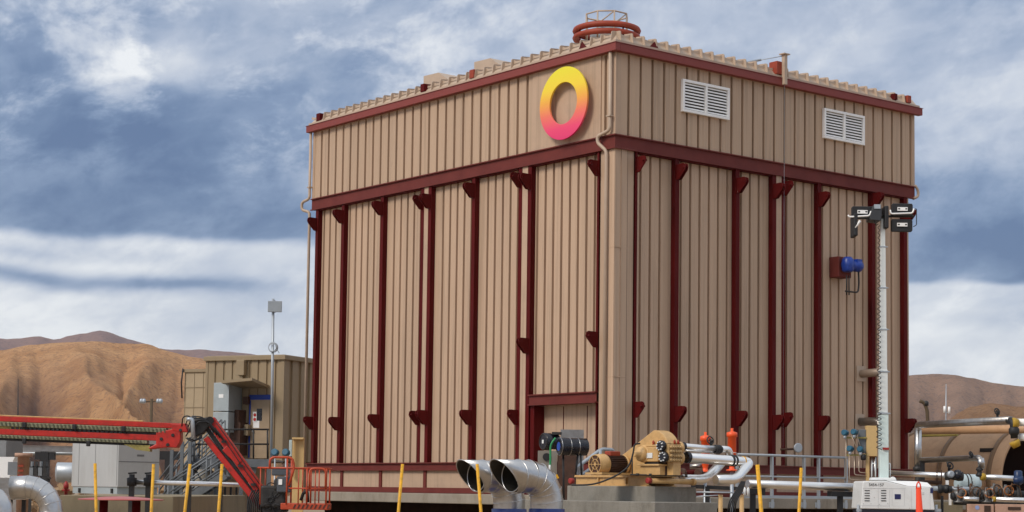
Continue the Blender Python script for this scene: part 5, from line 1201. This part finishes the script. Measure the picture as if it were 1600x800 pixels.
tb = thing('sample_bottles', 'pair of small white bottles under the bent end of the silver pipe', 'bottles', at(1167, 776, 39))
for px in (1163.5, 1169): mb = MB(); mb.lathe(at(px, 776, 39), DZ, [(0, .03), (.16, .03), (.19, .015), (.2, .01)], 12); mb.build('bottle', WHT, tb)
# walkway rail on the slab along the right face
wk = thing('walkway_railing', 'galvanised railing along the slab in front of the right wall', 'railing', bp(-1.42, 5, ZC))
def rw(px, py): b, z = RF(px, py, 1.42); return bp(-1.42, b, z), b, z
pa, ba, za = rw(1152, 708.5); pb, bb2, zb2 = rw(1323, 716.5); zt_ = (za+zb2)/2
for z_, r_ in ((zt_, .034), (rw(1240, 745.5)[2], .026)):
    mb = MB(); mb.tube([bp(-1.42, ba, z_), bp(-1.42, bb2, z_)], r_, 10); mb.build('rail', GREYP, wk)
for px in (1152, 1206, 1256, 1279, 1322):
    b, _ = RF(px, 740, 1.42); mb = MB(); mb.bar(bp(-1.42, b, ZC-.15), bp(-1.42, b, zt_-.036), .075, .06, DB); mb.build('post', GREYP, wk)
mb = MB(); mb.bb(-1.47, -1.40, ba+.05, bb2+1.2, ZC-.02, ZC+.07); mb.build('kick_plate', GREYP, wk)
for px in (1205, 1255, 1277, 1320, 1106):
    b, _ = RF(px, 783, 1.5); mb = MB(); mb.bb(-1.53, -1.502, b-.09, b+.09, ZC-.24, ZC-.10); mb.bb(-1.56, -1.532, b-.04, b+.04, ZC-.26, ZC-.03); mb.build('anchor_clip', GREYP, wk)
# instrument stand
it = thing('instrument_stand', 'cream board with four blue gauges and thin tubing left of the light mast', 'instrument panel', PG(1345, 45))
Yi = 45.
def bx2(mb, x0, y0, x1, y1, Y, d): a, b = at(x0, y0, Y), at(x1, y1, Y); return mb.span(V((0, 0, 0)), V((1, 0, 0)), V((0, 1, 0)), DZ, a.x, b.x, Y, Y+d, min(a.z, b.z), max(a.z, b.z))
mb = MB(); bx2(mb, 1354, 665, 1371, 713, Yi, .22); mb.build('board', PANEL, it, bevel=.01)
mb = MB(); bx2(mb, 1353.5, 713.2, 1358.5, 752, Yi, .08); p = at(1356, 752, Yi); mb.bar(V((p.x, Yi+.04, 0)), V((p.x, Yi+.04, p.z)), .08, .08, V((0, 1, 0))); mb.build('board_post', PANEL, it)
mb = MB(); bx2(mb, 1342, 671, 1353.5, 708, Yi+.05, .15); mb.build('grey_box', STEEL, it, bevel=.01)
for px in (1362, 1367): mb = MB(); mb.tube([at(px, 714, Yi+.1), at(px, 756, Yi+.1)], .033, 10); mb.build('cylinder', GALV, it)
for py in (684, 711): mb = MB(); mb.bar(at(1322, py, Yi), at(1354, py, Yi), .04, .04); mb.build('crossbar', OLIVE, it)
for px, py in ((1320, 676), (1334.5, 675), (1328, 701), (1344.5, 702)):
    c = at(px, py, Yi-.1); mb = MB(); mb.lathe(c, V((-.6, -.8, .1)), [(-.09, .05), (-.08, .075), (.05, .075), (.07, .06)], 16); g_ = mb.build('gauge_head', TEAL, it)
    mb = MB(); mb.lathe(c-DZ*.16, DZ, [(0, .02), (.03, .04), (.10, .04)], 10); mb.build('gauge_neck', GREYP, g_)
mb = MB(); mb.lathe(at(1349, 716, Yi-.05)-DZ*.05, DZ, [(0, .04), (.02, .07), (.12, .07), (.14, .04)], 12); mb.build('regulator', BLK, it)
mb = MB()
for pts in ([(1322, 680), (1322, 752)], [(1327, 705), (1327, 749), (1350, 750)], [(1335, 712), (1335, 742), (1353, 743)], [(1342, 712), (1342, 738), (1353, 739)], [(1338, 678), (1345, 700)], [(1330, 680), (1341, 706)]): mb.tube(smooth_path([at(*q_, Yi-.02) for q_ in pts], .06) if len(pts) > 2 else [at(*q_, Yi-.02) for q_ in pts], .012, 6)
mb.build('tubing', mat('tubing', (.55, .45, .35), .4, .6), it)

# ================================================================== LIGHT TOWER
Yl = 40.
lt = thing('light_tower', 'white mobile light tower with tall mast, coiled cable and four floodlights', 'light tower', PG(1400, Yl+.5))
pc = [at(*q_, Yl) for q_ in ((1345, 795), (1348, 753.5), (1350, 751.5), (1385, 751.5), (1417, 759.5), (1456, 761.5), (1461, 797))]
mb = MB(); mb.prism(pc, V((0, 1.1, 0))); cbn = mb.build('cabinet', WHT, lt, bevel=.02)
ld = [at(1386, 751.3, Yl+.01), at(1418, 759.2, Yl+.01), at(1457, 761.2, Yl+.01), at(1449, 754, Yl+.32), at(1432, 752, Yl+.36), at(1386, 750.8, Yl+.3)]
mb = MB(); n_ = len(ld); mb.add(ld+[V((p.x, Yl+1.12, p.z)) for p in (ld[5], ld[4], ld[3])], [(0, 1, 2, 3, 4, 5), (5, 4, 7, 6), (4, 3, 8, 7)])
mb.add([ld[2], ld[3], V((ld[3].x, Yl+1.12, ld[3].z)), V((ld[2].x, Yl+1.12, ld[2].z))], [(0, 1, 2, 3)]); mb.build('lid', WHITE, cbn)
def front(name, m_, x0, y0, x1, y1, par, th_=.006): mb = MB(); bx2(mb, x0, y0, x1, y1, Yl-th_-.0015, th_); return mb.build(name, m_, par)
for px in (1351, 1376.7):
    for py in (766.5, 770.5, 774.5, 778.5, 782.4): front('vent_slot', BLK, px, py-.7, px+8, py+.7, cbn)
lg = mat('seam light', (.45, .46, .46))
for x0, y0, x1, y1 in ((1348, 763, 1415, 763.4), (1390, 765, 1390.3, 793), (1372, 764, 1372.3, 795), (1346, 790, 1390, 790.3), (1394, 790.3, 1413, 790.6), (1413, 765, 1413.3, 790), (1393.7, 765, 1394, 790), (1453.2, 772, 1453.5, 797), (1424, 763, 1424.3, 796)): front('panel_seam', lg, x0, y0, x1, y1, cbn, .003)
front('blue_decal', NAVY, 1398, 772, 1407.5, 780, cbn); front('corner_latch', NAVY, 1453.5, 762.5, 1458, 770.5, cbn)
for q_ in ((1349, 787), (1361, 787), (1374, 788), (1387, 787), (1366, 763), (1383, 777), (1366, 777), (1421, 794)): mb = MB(); mb.lathe(at(*q_, Yl)-V((0, .008, 0)), V((0, 1, 0)), [(0, .007), (.008, .009)], 8); mb.build('bolt_head', lg, cbn)
for q_ in ((1440.5, 769.5, 1444, 770.2), (1440.5, 772, 1444, 772.7)): front('handle', lg, *q_, cbn)
o_ = at(1357.3, 759.4, Yl); text_part('5454-157', 'unit_number', BLK, cbn, V((o_.x, Yl-.004, o_.z)), V((1, 0, 0)), DZ, .062)
mb = MB(); a_, b_ = at(1346, 795.5, Yl), at(1460, 797.5, Yl); mb.span(V((0, 0, 0)), V((1, 0, 0)), V((0, 1, 0)), DZ, a_.x+.02, b_.x-.0, Yl+.02, Yl+1.08, .62, b_.z+.005); mb.build('chassis', mat('chassis navy', (.008, .009, .02), .5), lt)
for px in (1385, 1425):
    for y_ in (Yl-.05, Yl+1.0): mb = MB(); p = at(px, 795, Yl); mb.lathe(V((p.x, y_, .32)), V((0, 1, 0)), [(0, .2), (.02, .30), (.05, .32), (.16, .32), (.19, .2)], 24); mb.build('wheel', BLK, lt)
for px in (1341, 1463): mb = MB(); p = at(px, 790, Yl+.1); mb.tube([V((p.x, Yl+.1, 0)), p+DZ*.02], .03, 8); mb.lathe(V((p.x, Yl+.1, 0)), DZ, [(0, .12), (.03, .1)], 12); mb.box(p-DZ*.1+V((.03, 0, 0)), (.14, .06, .06)); mb.build('jack', GREYP, lt)
mb = MB(); e_ = at(1395, 749, Yl+.5); mb.torus(e_+DZ*-.02, V((0, 1, 0)), .06, .02, 20, 8); mb.box(e_-DZ*.07, (.17, .06, .06)); mb.build('lifting_eye', WHT, lt)
mb = MB(); bx2(mb, 1362, 746, 1400, 751, Yl+.4, .3); mb.build('mast_foot', WHT, lt, bevel=.02)
# mast sections
secs = [(750, 645, 13.5), (647, 578, 12), (582, 513, 10.5), (516, 448, 9), (451, 384, 7.8), (387, 342, 6.8)]
Ym = Yl+.55
def mx(py): return 1378.6-(750-py)*.0035
for i, (y0, y1, wpx) in enumerate(secs):
    a_, b_ = at(mx(y0)+2, y0, Ym), at(mx(y1)+2, y1, Ym); w_ = wpx*Ym/F; mb = MB(); mb.bar(a_, b_, w_, w_, V((0, 1, 0))); mb.build('mast_section', MINT if i < 1 else mat('mast white', (.70, .74, .73), .35, var=.05), lt, bevel=.01)
    if i:
        mb = MB(); c = at(mx(y0)+2, y0-1, Ym); mb.box(c, (w_*1.35, w_*1.35, .03)); mb.box(c+V((w_*.7, -.02, 0)), (.08, .04, .02)); mb.build('mast_collar', GREYP, lt)
mb = MB(); c = at(1384, 701, Ym-.12); mb.box(c, (.13, .04, .05)); mb.build('red_clamp', mat('cap red', (.30, .02, .015), .6), lt)
mb = MB(); a_, b_ = at(1373.2, 352, Ym-.14), at(1373.5, 703, Ym-.16); n_ = 900; turns = 44; pts = []
for k in range(n_):
    t = k/(n_-1); tt = t**1.0; r_ = .020+.036*t; an_ = 2*math.pi*turns*tt; pts.append(a_.lerp(b_, t)+V((math.cos(an_)*r_, math.sin(an_)*r_*.6, 0)))
mb.tube(pts, .0085, 5); mb.build('coiled_cable', BLK, lt)
mb = MB(); bx2(mb, 1361, 704, 1366.5, 745, Ym-.1, .02); mb2 = MB(); rail(mb2, [at(1362, 745, Ym), at(1362, 724, Ym), at(1368, 724, Ym), at(1368, 745, Ym)], .012, .05); mb2.build('guard_loop', WHT, lt); mb2 = MB(); rail(mb2, [at(1388, 745, Ym), at(1388, 724, Ym), at(1391, 724, Ym), at(1391, 745, Ym)], .012, .05); mb2.build('guard_loop', WHT, lt)
# head
mb = MB(); mb.prism([at(*q_, Ym-.25) for q_ in ((1359.5, 343), (1359.5, 336), (1365.5, 320), (1377, 320), (1378, 336), (1376, 345))], V((0, .45, 0))); mb.build('head_block', mat('head grey', (.035, .037, .042), .5), lt, bevel=.01)
mb = MB(); bx2(mb, 1366, 319.2, 1376, 326, Ym-.27, .015); mb.build('head_plate', GREYP, lt)
mb = MB(); mb.tube([at(1335, 338, Ym), at(1428, 338, Ym)], .028, 10); mb.build('cross_arm', DARK, lt)
def flood(c, ex, en, w_=.47, h_=.29, facing=True, tilt=0.):
    up_ = DZ; th = MB(); th.prism([c+ex*(x*w_/2)+up_*(z*h_/2) for x, z in ((-1, -.75), (-.92, -1), (.92, -1), (1, -.75), (1, .75), (.92, 1), (-.92, 1), (-1, .75))], en*-.10)
    h = th.build('floodlight', BLK, lt, bevel=.012)
    mb = MB(); mb.span(c, ex, en, DZ, -w_*.24, w_*.24, .001, .03, -h_*.10, h_*.18); mb.build('driver_plate', WHITE, h)
    for s_ in (-.17, .17): mb = MB(); mb.span(c, ex, en, DZ, w_*s_-.02, w_*s_+.02, .031, .036, -h_*.0, h_*.10); mb.build('screw_slot', DARK, h)
    return h
X1 = V((1, 0, 0)); NF = V((0, -1, 0))
for q_ in ((1410, 327.5), (1409.5, 352), (1347.5, 332)):
    h = flood(at(*q_, Ym-.12), X1, NF, .47, .28)
mb = MB(); rail(mb, [at(1391, 328, Ym-.2), at(1392, 334, Ym-.2), at(1426, 333, Ym-.2), at(1428, 326, Ym-.2)], .018, .05); mb.build('lamp_bracket', WHITE, lt)
mb = MB(); rail(mb, [at(1325, 336, Ym-.2), at(1327, 339, Ym-.2), at(1359, 337, Ym-.2), at(1361, 330, Ym-.2)], .02, .05); mb.build('lamp_bracket', WHITE, lt)
mb = MB(); rail(mb, [at(1344, 345, Ym-.2), at(1341, 349, Ym-.2), at(1336, 356, Ym-.2)], .03, .05); mb.build('lamp_handle', WHITE, lt)
for q_ in ((1334.5, 353), (1382.5, 341)):
    mb = MB(); c = at(*q_, Ym); mb.box(c, (.09, .45, .50)); mb.build('floodlight', BLK, lt, bevel=.02)
mb = MB(); mb.tube(smooth_path([at(1428, 327, Ym), at(1432, 326, Ym), at(1432, 352, Ym), at(1427, 354, Ym)], .05), .01, 6); mb.tube([at(1366, 344, Ym-.2), at(1369, 352, Ym-.2), at(1372, 350, Ym-.15)], .012, 6); mb.build('lamp_cable', DARK, lt)
# orange marker cone
oc = thing('marker_cone', 'tall slim orange marker cone in front of the white light tower cabinet', 'cone', PG(1437, 38))
p0 = PG(1440, 38, 0); zt_ = at(1435, 763, 38).z; pt = at(1435.2, 763, 38); mb = MB()
mb.lathe(p0, (pt-p0), [(0, .20), (.03, .19), (.04, .13), ((pt-p0).length, .052)], 20); mb.build('body', CONE, oc)
mb = MB(); mb.tube(smooth_path([pt+V((-.045, 0, -.02)), pt+V((-.035, 0, .09)), pt+V((0, 0, .14)), pt+V((.035, 0, .09)), pt+V((.05, 0, -.02))], .06), .014, 8); mb.tube([pt+V((-.05, 0, .01)), pt+V((.05, 0, .01))], .012, 8); mb.build('loop_handle', CONE, oc)

# ================================================================== RIGHT: TANK AND PIPEWORK
E0 = at(1611, 752, 58); R_ = 79*58/F; zc_ = E0.z; tkA = DA
tank = thing('horizontal_vessel', 'huge tan horizontal tank with an open dark end at the right edge', 'tank', V((E0.x, E0.y, 0)))
mb = MB(); mb.lathe(E0, tkA, [(.12, R_-.12), (.0, R_-.12), (.0, R_), (26, R_), (26.4, R_*.8), (26.6, R_*.3)], 64, caps=False); mb.build('shell', TANK, tank)
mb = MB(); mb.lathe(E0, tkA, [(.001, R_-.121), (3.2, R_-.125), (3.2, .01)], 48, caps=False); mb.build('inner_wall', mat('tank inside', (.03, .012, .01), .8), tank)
for k in (.35, 2.3, 4.3, 6.3, 8.3, 12., 16., 20.): mb = MB(); mb.lathe(E0+tkA*k, tkA, [(0, R_), (.0, R_+.05), (.14, R_+.05), (.14, R_)], 64, caps=False); mb.build('stiffening_ring', mat('ring tan', (.20, .115, .055), .6), tank)
for k in (2., 12.): mb = MB(); c = E0+tkA*k; mb.span(V((c.x, c.y, 0)), DA, DB, DZ, -.2, .2, -R_*.8, R_*.8, 0, zc_-R_*.6); mb.build('saddle', CONG, tank)
mb = MB(); c = E0+tkA*.7-DB*(R_*.80)+DZ*(R_*.6); mb.box(c, (.5, .12, .12), (DA, DB, DZ)); mb.build('lug', DARK, tank)
gs = thing('yard_silver_pipe', 'long dull silver pipe with a downturned leg right of the building corner', 'pipe', at(1434, 730, 44))
mb = MB(); mb.tube(smooth_path([at(1434.3, 728, 44), at(1434.3, 664, 44), at(1580, 656.5, 38.5)], .09, 8), .082, 20); mb.build('pipe', ALUD, gs)
mb = MB(); mb.tube([at(1434.3, 729, 44.001), at(1434.3, 672, 44.001)], .087, 20); mb.build('vertical_jacket', GALV, gs)
mb = MB(); mb.tube([V((at(1434.3, 728, 44).x, 44, 0)), at(1434.3, 728, 44)], .07, 12); mb.lathe(at(1434.3, 736, 44), DZ, [(0, .12), (.1, .12), (.12, .07)], 14); mb.build('pipe_base', DARK, gs)
vv = thing('flanged_valve', 'black valve between yellow flanges at the right end of the long dull pipe', 'valve', at(1586, 690, 38.3))
mb = MB(); mb.tube(smooth_path([at(1576, 657, 38.6), at(1583, 658, 38.4), at(1585, 685, 38.4)], .08), .075, 14); mb.lathe(at(1584.5, 680, 38.4), DZ, [(0, .08), (.05, .11), (.13, .11), (.2, .06)], 14); mb.build('body', BLK, vv)
for q_ in ((1585, 661), (1588, 689)): mb = MB(); c = at(*q_, 38.4); mb.lathe(c-V((.05, 0, .0)), V((1, 0, .0)) if q_[1] < 670 else V((.5, 0, -1)), [(0, .11), (.05, .115), (.14, .08)], 16); mb.build('yellow_flange', mat('flange mustard', (.42, .26, .02), .6), vv)
for q0, q1, lab in (((1588, 660), (1660, 661), 'white pipe end right of the upper yellow flange'), ((1592, 683), (1660, 684), 'white pipe end right of the lower yellow flange')):
    mb = MB(); mb.tube([at(*q0, 38.5), at(*q1, 38.5)], .08, 14); tag(mb.build('white_pipe', WHITE), lab, 'pipe')
mb = MB(); mb.tube([at(1436, 673, 49), at(1680, 669, 44)], .105, 20)
for q_ in ((1438, 664), (1500, 663)): pass
tag(mb.build('tan_pipe', TANK), 'straight tan pipe under the long dull silver pipe', 'pipe')
mb = MB(); mb.tube([at(1436, 680, 51), at(1496, 678, 50)], .06, 12); tag(mb.build('yellowish_pipe', OLIVE), 'short yellowish pipe between the tan pipe and the tank top', 'pipe')
handwheel('gate_valve', 'black handwheel valve standing above the long dull silver pipe', 1558, 643, 42, .075, .26, BLK)
ms = thing('tank_side_pipe', 'dark silver pipe with an elbow crossing low before the tan tank', 'pipe', at(1440, 718, 43))
mb = MB(); mb.tube(smooth_path([at(1439, 719, 43.5), at(1532, 715.5, 41), at(1534, 733, 41)], .12, 8), .068, 16); mb.build('pipe', ALUD, ms)
mb = MB(); mb.tube([at(1534, 716+0, 41.001)-V((.03, 0, -.0)), at(1534, 729, 41.001)], .078, 16); mb.build('elbow_jacket', GALV, ms)
mb = MB(); mb.lathe(at(1530.5, 745, 41), DZ, [(0, .06), (.03, .09), (.07, .06), (.12, .05), (.16, .085), (.2, .06), (.22, .04)], 14); mb.build('black_valve', BLK, ms)
mb = MB(); mb.lathe(at(1536, 745, 41)-V((.06, 0, 0)), V((1, 0, 0)), [(0, .08), (.06, .09), (.11, .07)], 14); mb.build('yellow_flange', mat('flange mustard', (.42, .26, .02), .6), ms)
mb = MB(); mb.tube([at(1538, 745, 41), at(1588, 748, 41.)], .062, 14); mb.build('outlet_pipe', ALU, ms)
mb = MB(); mb.bar(V((at(1441, 720, 43.4).x, 43.4, 0)), at(1441, 722, 43.4), .1, .1, V((0, 1, 0))); mb.build('post', BLK, ms)
handwheel('small_valve', 'small black valve on the elbowed pipe in front of the tank shell', 1517, 709, 41.2, .05, .1, BLK)
lp = thing('low_silver_pipe', 'silver pipe running behind the light tower cabinet towards the dark valve', 'pipe', at(1400, 740, 43))
mb = MB(); mb.tube([at(1388, 739, 43.5), at(1478, 743, 41.5)], .062, 16); mb.build('pipe', ALU, lp)
mb = MB(); mb.tube([at(1395, 752, 43.8), at(1470, 754, 42)], .045, 12); mb.build('lower_pipe', BROWN, lp)
coupling(1423, 741, 42.7, V((1, -.3, 0)).normalized(), .066, .03, YEL, 'yellow_band', '', parent=lp)
cv = thing('control_valve', 'dark round control valve with a black bonnet above the pale vessel', 'valve', at(1487, 750, 41))
mb = MB(); mb.lathe(at(1476, 744, 41), V((1, -.2, 0)), [(0, .07), (.03, .10), (.1, .10), (.12, .07), (.22, .09), (.3, .11), (.4, .10), (.42, .04)], 20); mb.build('body', DARK, cv)
mb = MB(); mb.lathe(at(1497, 742, 40.9)-V((.0, 0, 0)), V((1, -.3, 0)), [(-.08, .10), (0, .12), (.06, .10), (.08, .04)], 20); mb.build('bonnet', BLKP, cv)
mb = MB(); mb.lathe(at(1484, 741, 40.8), V((.2, -1, 0)), [(0, .075), (.08, .08), (.1, .05)], 18); mb.build('cap', GREYP, cv)
mb = MB(); p = at(1483, 738, 41); mb.lathe(p, DZ, [(0, .03), (.12, .03), (.13, .05), (.18, .05)], 10); mb.torus(at(1485, 727.5, 41), V((.4, -.8, .3)), .075, .018, 16, 6); mb.torus(at(1481, 725.5, 41), V((.9, -.3, .3)), .055, .016, 14, 6); mb.build('handwheel', BLK, cv)
for px in (1464, 1471): mb = MB(); mb.tube([at(px, 752, 41), at(px, 734, 41)], .014, 6); mb.build('stem', BROWN, cv)
mb = MB(); mb.box(at(1480, 754, 40.9), (.06, .05, .1)); mb.build('white_tag', WHITE, cv)
pvz = thing('pale_vessel', 'pale blue grey cylinder with bands lying below the tan tank', 'vessel', at(1505, 760, 42))
mb = MB(); c0_ = at(1493, 755, 41.5); ax = V((1, .18, -.02)).normalized(); mb.lathe(c0_, ax, [(0, .10), (.08, .19), (.2, .215), (.46, .215), (.5, .20), (.58, .12)], 28); mb.build('shell', PALE, pvz)
for k in (.22, .30): mb = MB(); mb.torus(c0_+ax*k, ax, .217, .014, 28, 6); mb.build('band', DARK, pvz)
mb = MB(); mb.prism([at(1519, 750, 42), at(1534, 755, 42), at(1534, 758, 42), at(1519, 760, 42)], V((0, .3, 0))); mb.build('white_skirt', WHITE, pvz)
fp = thing('banded_pipe', 'light grey pipe with black couplings passing low right of the tower cabinet', 'pipe', at(1490, 765, 40.5))
mb = MB(); mb.tube([at(1457, 763, 40.8), at(1524, 765, 40.5)], .058, 14); mb.build('pipe', GREYP, fp)
coupling(1474, 764, 40.7, X1, .10, .24, BLK, 'coupling', '', parent=fp); coupling(1485, 764.5, 40.6, X1, .075, .06, BLK, 'flange', '', parent=fp)
mb = MB(); mb.box(at(1484.5, 780, 40.6), (.05, .05, .26)); mb.build('white_hanger', WHITE, fp)
mb = MB(); p = at(1472, 775, 40.7); mb.bar(V((p.x, p.y, 0)), p, .05, .05, V((0, 1, 0))); mb.build('stand', BLK, fp)
mb = MB(); mb.bar(at(1490, 761.5, 40.2), at(1504, 761, 40.2), .02, .02); mb.tube([at(1497, 770, 40.2), at(1497, 757, 40.2)], .012, 6); mb.build('lever', BROWN, fp)
jp = MB(); a_, b_ = at(1504, 779, 40), at(1531, 782, 40); jp.tube([at(1505, 779, 40), at(1529, 780, 40)], .05, 12); tag(jp.build('stub_pipe', ALU), 'short silver pipe stub above the pinkish panel', 'pipe')
jp = MB(); jp.tube([at(1551, 780, 39), at(1640, 783, 39)], .055, 14); o = jp.build('capped_pipe', ALU); tag(o, 'silver pipe with a yellow ring at the lower right corner', 'pipe')
jp = MB(); jp.lathe(at(1551, 780, 39), X1, [(0, .058), (.06, .059)], 14); jp.build('yellow_ring', mat('flange mustard', (.42, .26, .02), .6), o)
random.seed(21)
labs = ['cluster valve with orange hose left of the pinkish panel top', 'cluster valve directly above the capped silver stub', 'cluster valve between the two silver pipe ends', 'cluster valve under the outlet pipe of the tank side line', 'cluster valve nearest the right edge of the photo']
for i, (px, py) in enumerate(((1497, 774), (1521, 771), (1541, 774), (1553, 768), (1571, 770))):
    th = thing('manifold_valve', labs[i], 'valve', at(px, py+12, 40.3), 'small valves of the low manifold')
    c = at(px, py, 40.3); mb = MB(); mb.lathe(c-DZ*.16, DZ, [(0, .10), (.03, .10), (.05, .05), (.12, .09), (.2, .11), (.26, .08), (.28, .03), (.34, .03)], 16)
    mb.build('body', mat('dull cast steel', (.17, .165, .16), .45, .5, var=.3, scale=12), th)
    mb = MB(); mb.torus(c+V((.05, -.1, .05)), V((random.uniform(-.6, .6), -1, random.uniform(-.3, .6))), .10, .014, 20, 6); mb.build('handwheel', mat('rust orange', (.35, .12, .03), .6) if i % 2 == 0 else DARK, th)
    mb = MB(); mb.lathe(c+V((-.10, -.02, -.02)), V((1, .1, 0)), [(-.06, .07), (-.03, .085), (0, .085), (.02, .05), (.2, .05), (.22, .085), (.26, .085)], 14); mb.build('flange', BLK, th)
hz = MB()
for k in range(9):
    x0 = random.uniform(1515, 1580); x1 = x0+random.uniform(-14, 22); hz.tube(smooth_path([at(x0, random.uniform(774, 782), 40), at(x0+2, random.uniform(752, 765), 39.9), at(x1, random.uniform(752, 764), 39.9), at(x1+3, random.uniform(772, 782), 40)], .3), .008, 6)
tag(hz.build('hose_tangle', mat('hose brown', (.16, .075, .03), .6)), 'tangle of thin orange brown hoses over the manifold valves', 'hoses')
hz = MB()
for k in range(8):
    x0 = random.uniform(1500, 1590); hz.tube([at(x0, random.uniform(765, 780), 40.6), at(x0+random.uniform(-12, 14), random.uniform(762, 784), 40.6)], .03, 8)
hz.tube([at(1490, 784, 40.8), at(1600, 787, 40.8)], .07, 10); hz.tube([at(1520, 770, 41.2), at(1600, 773, 41.2)], .09, 10)
tag(hz.build('manifold_pipework', DARK), 'dark pipework of the low manifold under the tan tank', 'pipework')
bmx = thing('blue_valve_motor', 'blue valve motor near the right edge before the tank opening', 'valve motor', at(1592, 765, 40))
mb = MB(); mb.lathe(at(1591, 758, 40), DZ, [(0, .05), (.04, .10), (.14, .11), (.2, .09), (.3, .09), (.32, .05)], 16); mb.lathe(at(1584, 750, 39.9), V((1, -.3, 0)), [(0, .06), (.02, .08), (.2, .08)], 14); mb.build('motor', mat('dark blue', (.008, .03, .10), .4), bmx)
mb = MB(); mb.tube([at(1591, 790, 40), at(1591, 757, 40)], .035, 8); mb.build('stem', DARK, bmx)
fr_ = thing('pinkish_frame', 'pinkish beige steel skid panels with dark openings at the lower right corner', 'skid frame', at(1560, 800, 38.6))
for x0, x1 in ((1512, 1553), (1555.5, 1645)): mb = MB(); bx2(mb, x0, 787.5, x1, 812, 38.6, .08); mb.build('panel', PINK, fr_, bevel=.008)
for x0, y0, x1, y1 in ((1538, 790, 1548, 800), (1575, 792, 1595, 797)): mb = MB(); bx2(mb, x0, y0, x1, y1, 38.585, .012); mb.build('opening', mat('recess dark', (.05, .025, .015), .8), fr_)
mb = MB(); mb.lathe(at(1527, 793, 38.59), V((0, 1, 0)), [(0, .045), (.006, .045)], 18); mb.build('blue_dot_sign', mat('sign white blue', (.25, .32, .55)), fr_)
mb = MB(); p = at(1528, 812, 38.7); mb.bar(V((p.x, 38.7, 0)), V((p.x, 38.7, p.z)), .1, .1, V((0, 1, 0))); p = at(1590, 812, 38.7); mb.bar(V((p.x, 38.7, 0)), V((p.x, 38.7, p.z)), .1, .1, V((0, 1, 0))); mb.build('leg', PINK, fr_)
kb_ = MB(); a_, b_ = at(1461, 784.5, 42), at(1504, 784.5, 42); kb_.span(V((0, 0, 0)), V((1, 0, 0)), V((0, 1, 0)), DZ, a_.x, b_.x, 42, 43.5, 0, a_.z); tag(kb_.build('low_curb', mat('olive concrete', (.27, .225, .145))), 'low olive concrete block behind the tower cabinet right corner', 'concrete block')
# distant lamp and antenna right of the building
gl = thing('gooseneck_lamp', 'curved lamp post just right of the building corner', 'lamp post', PG(1449, 72))
p = at(1449.5, 658, 72); mb = MB(); mb.tube(smooth_path([V((p.x, 72, 0)), p, at(1448.5, 640, 72), at(1444, 629, 72), at(1437, 626.5, 72)], .5), .07, 8); mb.build('post', mat('pole wood', (.10, .07, .04)), gl)
mb = MB(); mb.lathe(at(1447, 630, 72), DZ, [(-.1, .1), (.05, .1), (.1, .04)], 10); mb.build('lamp', DARK, gl)
wa = thing('radio_mast', 'thin radio mast with two short white antennas before the right ridge', 'mast', PG(1478, 90))
mb = MB(); mb.tube([PG(1478, 90), at(1478, 650, 90), at(1478.3, 600, 90)], [.05, .032, .018], 6); mb.build('mast', GREYP, wa)
for px, py in ((1476, 645), (1483, 646)): mb = MB(); mb.tube([at(px, py, 90), at(px, py-10.5, 90)], .06, 8); mb.build('antenna', WHITE, wa)
mb = MB(); mb.bar(at(1475, 644, 90), at(1484, 645, 90), .03, .03); mb.build('crossbar', GREYP, wa)
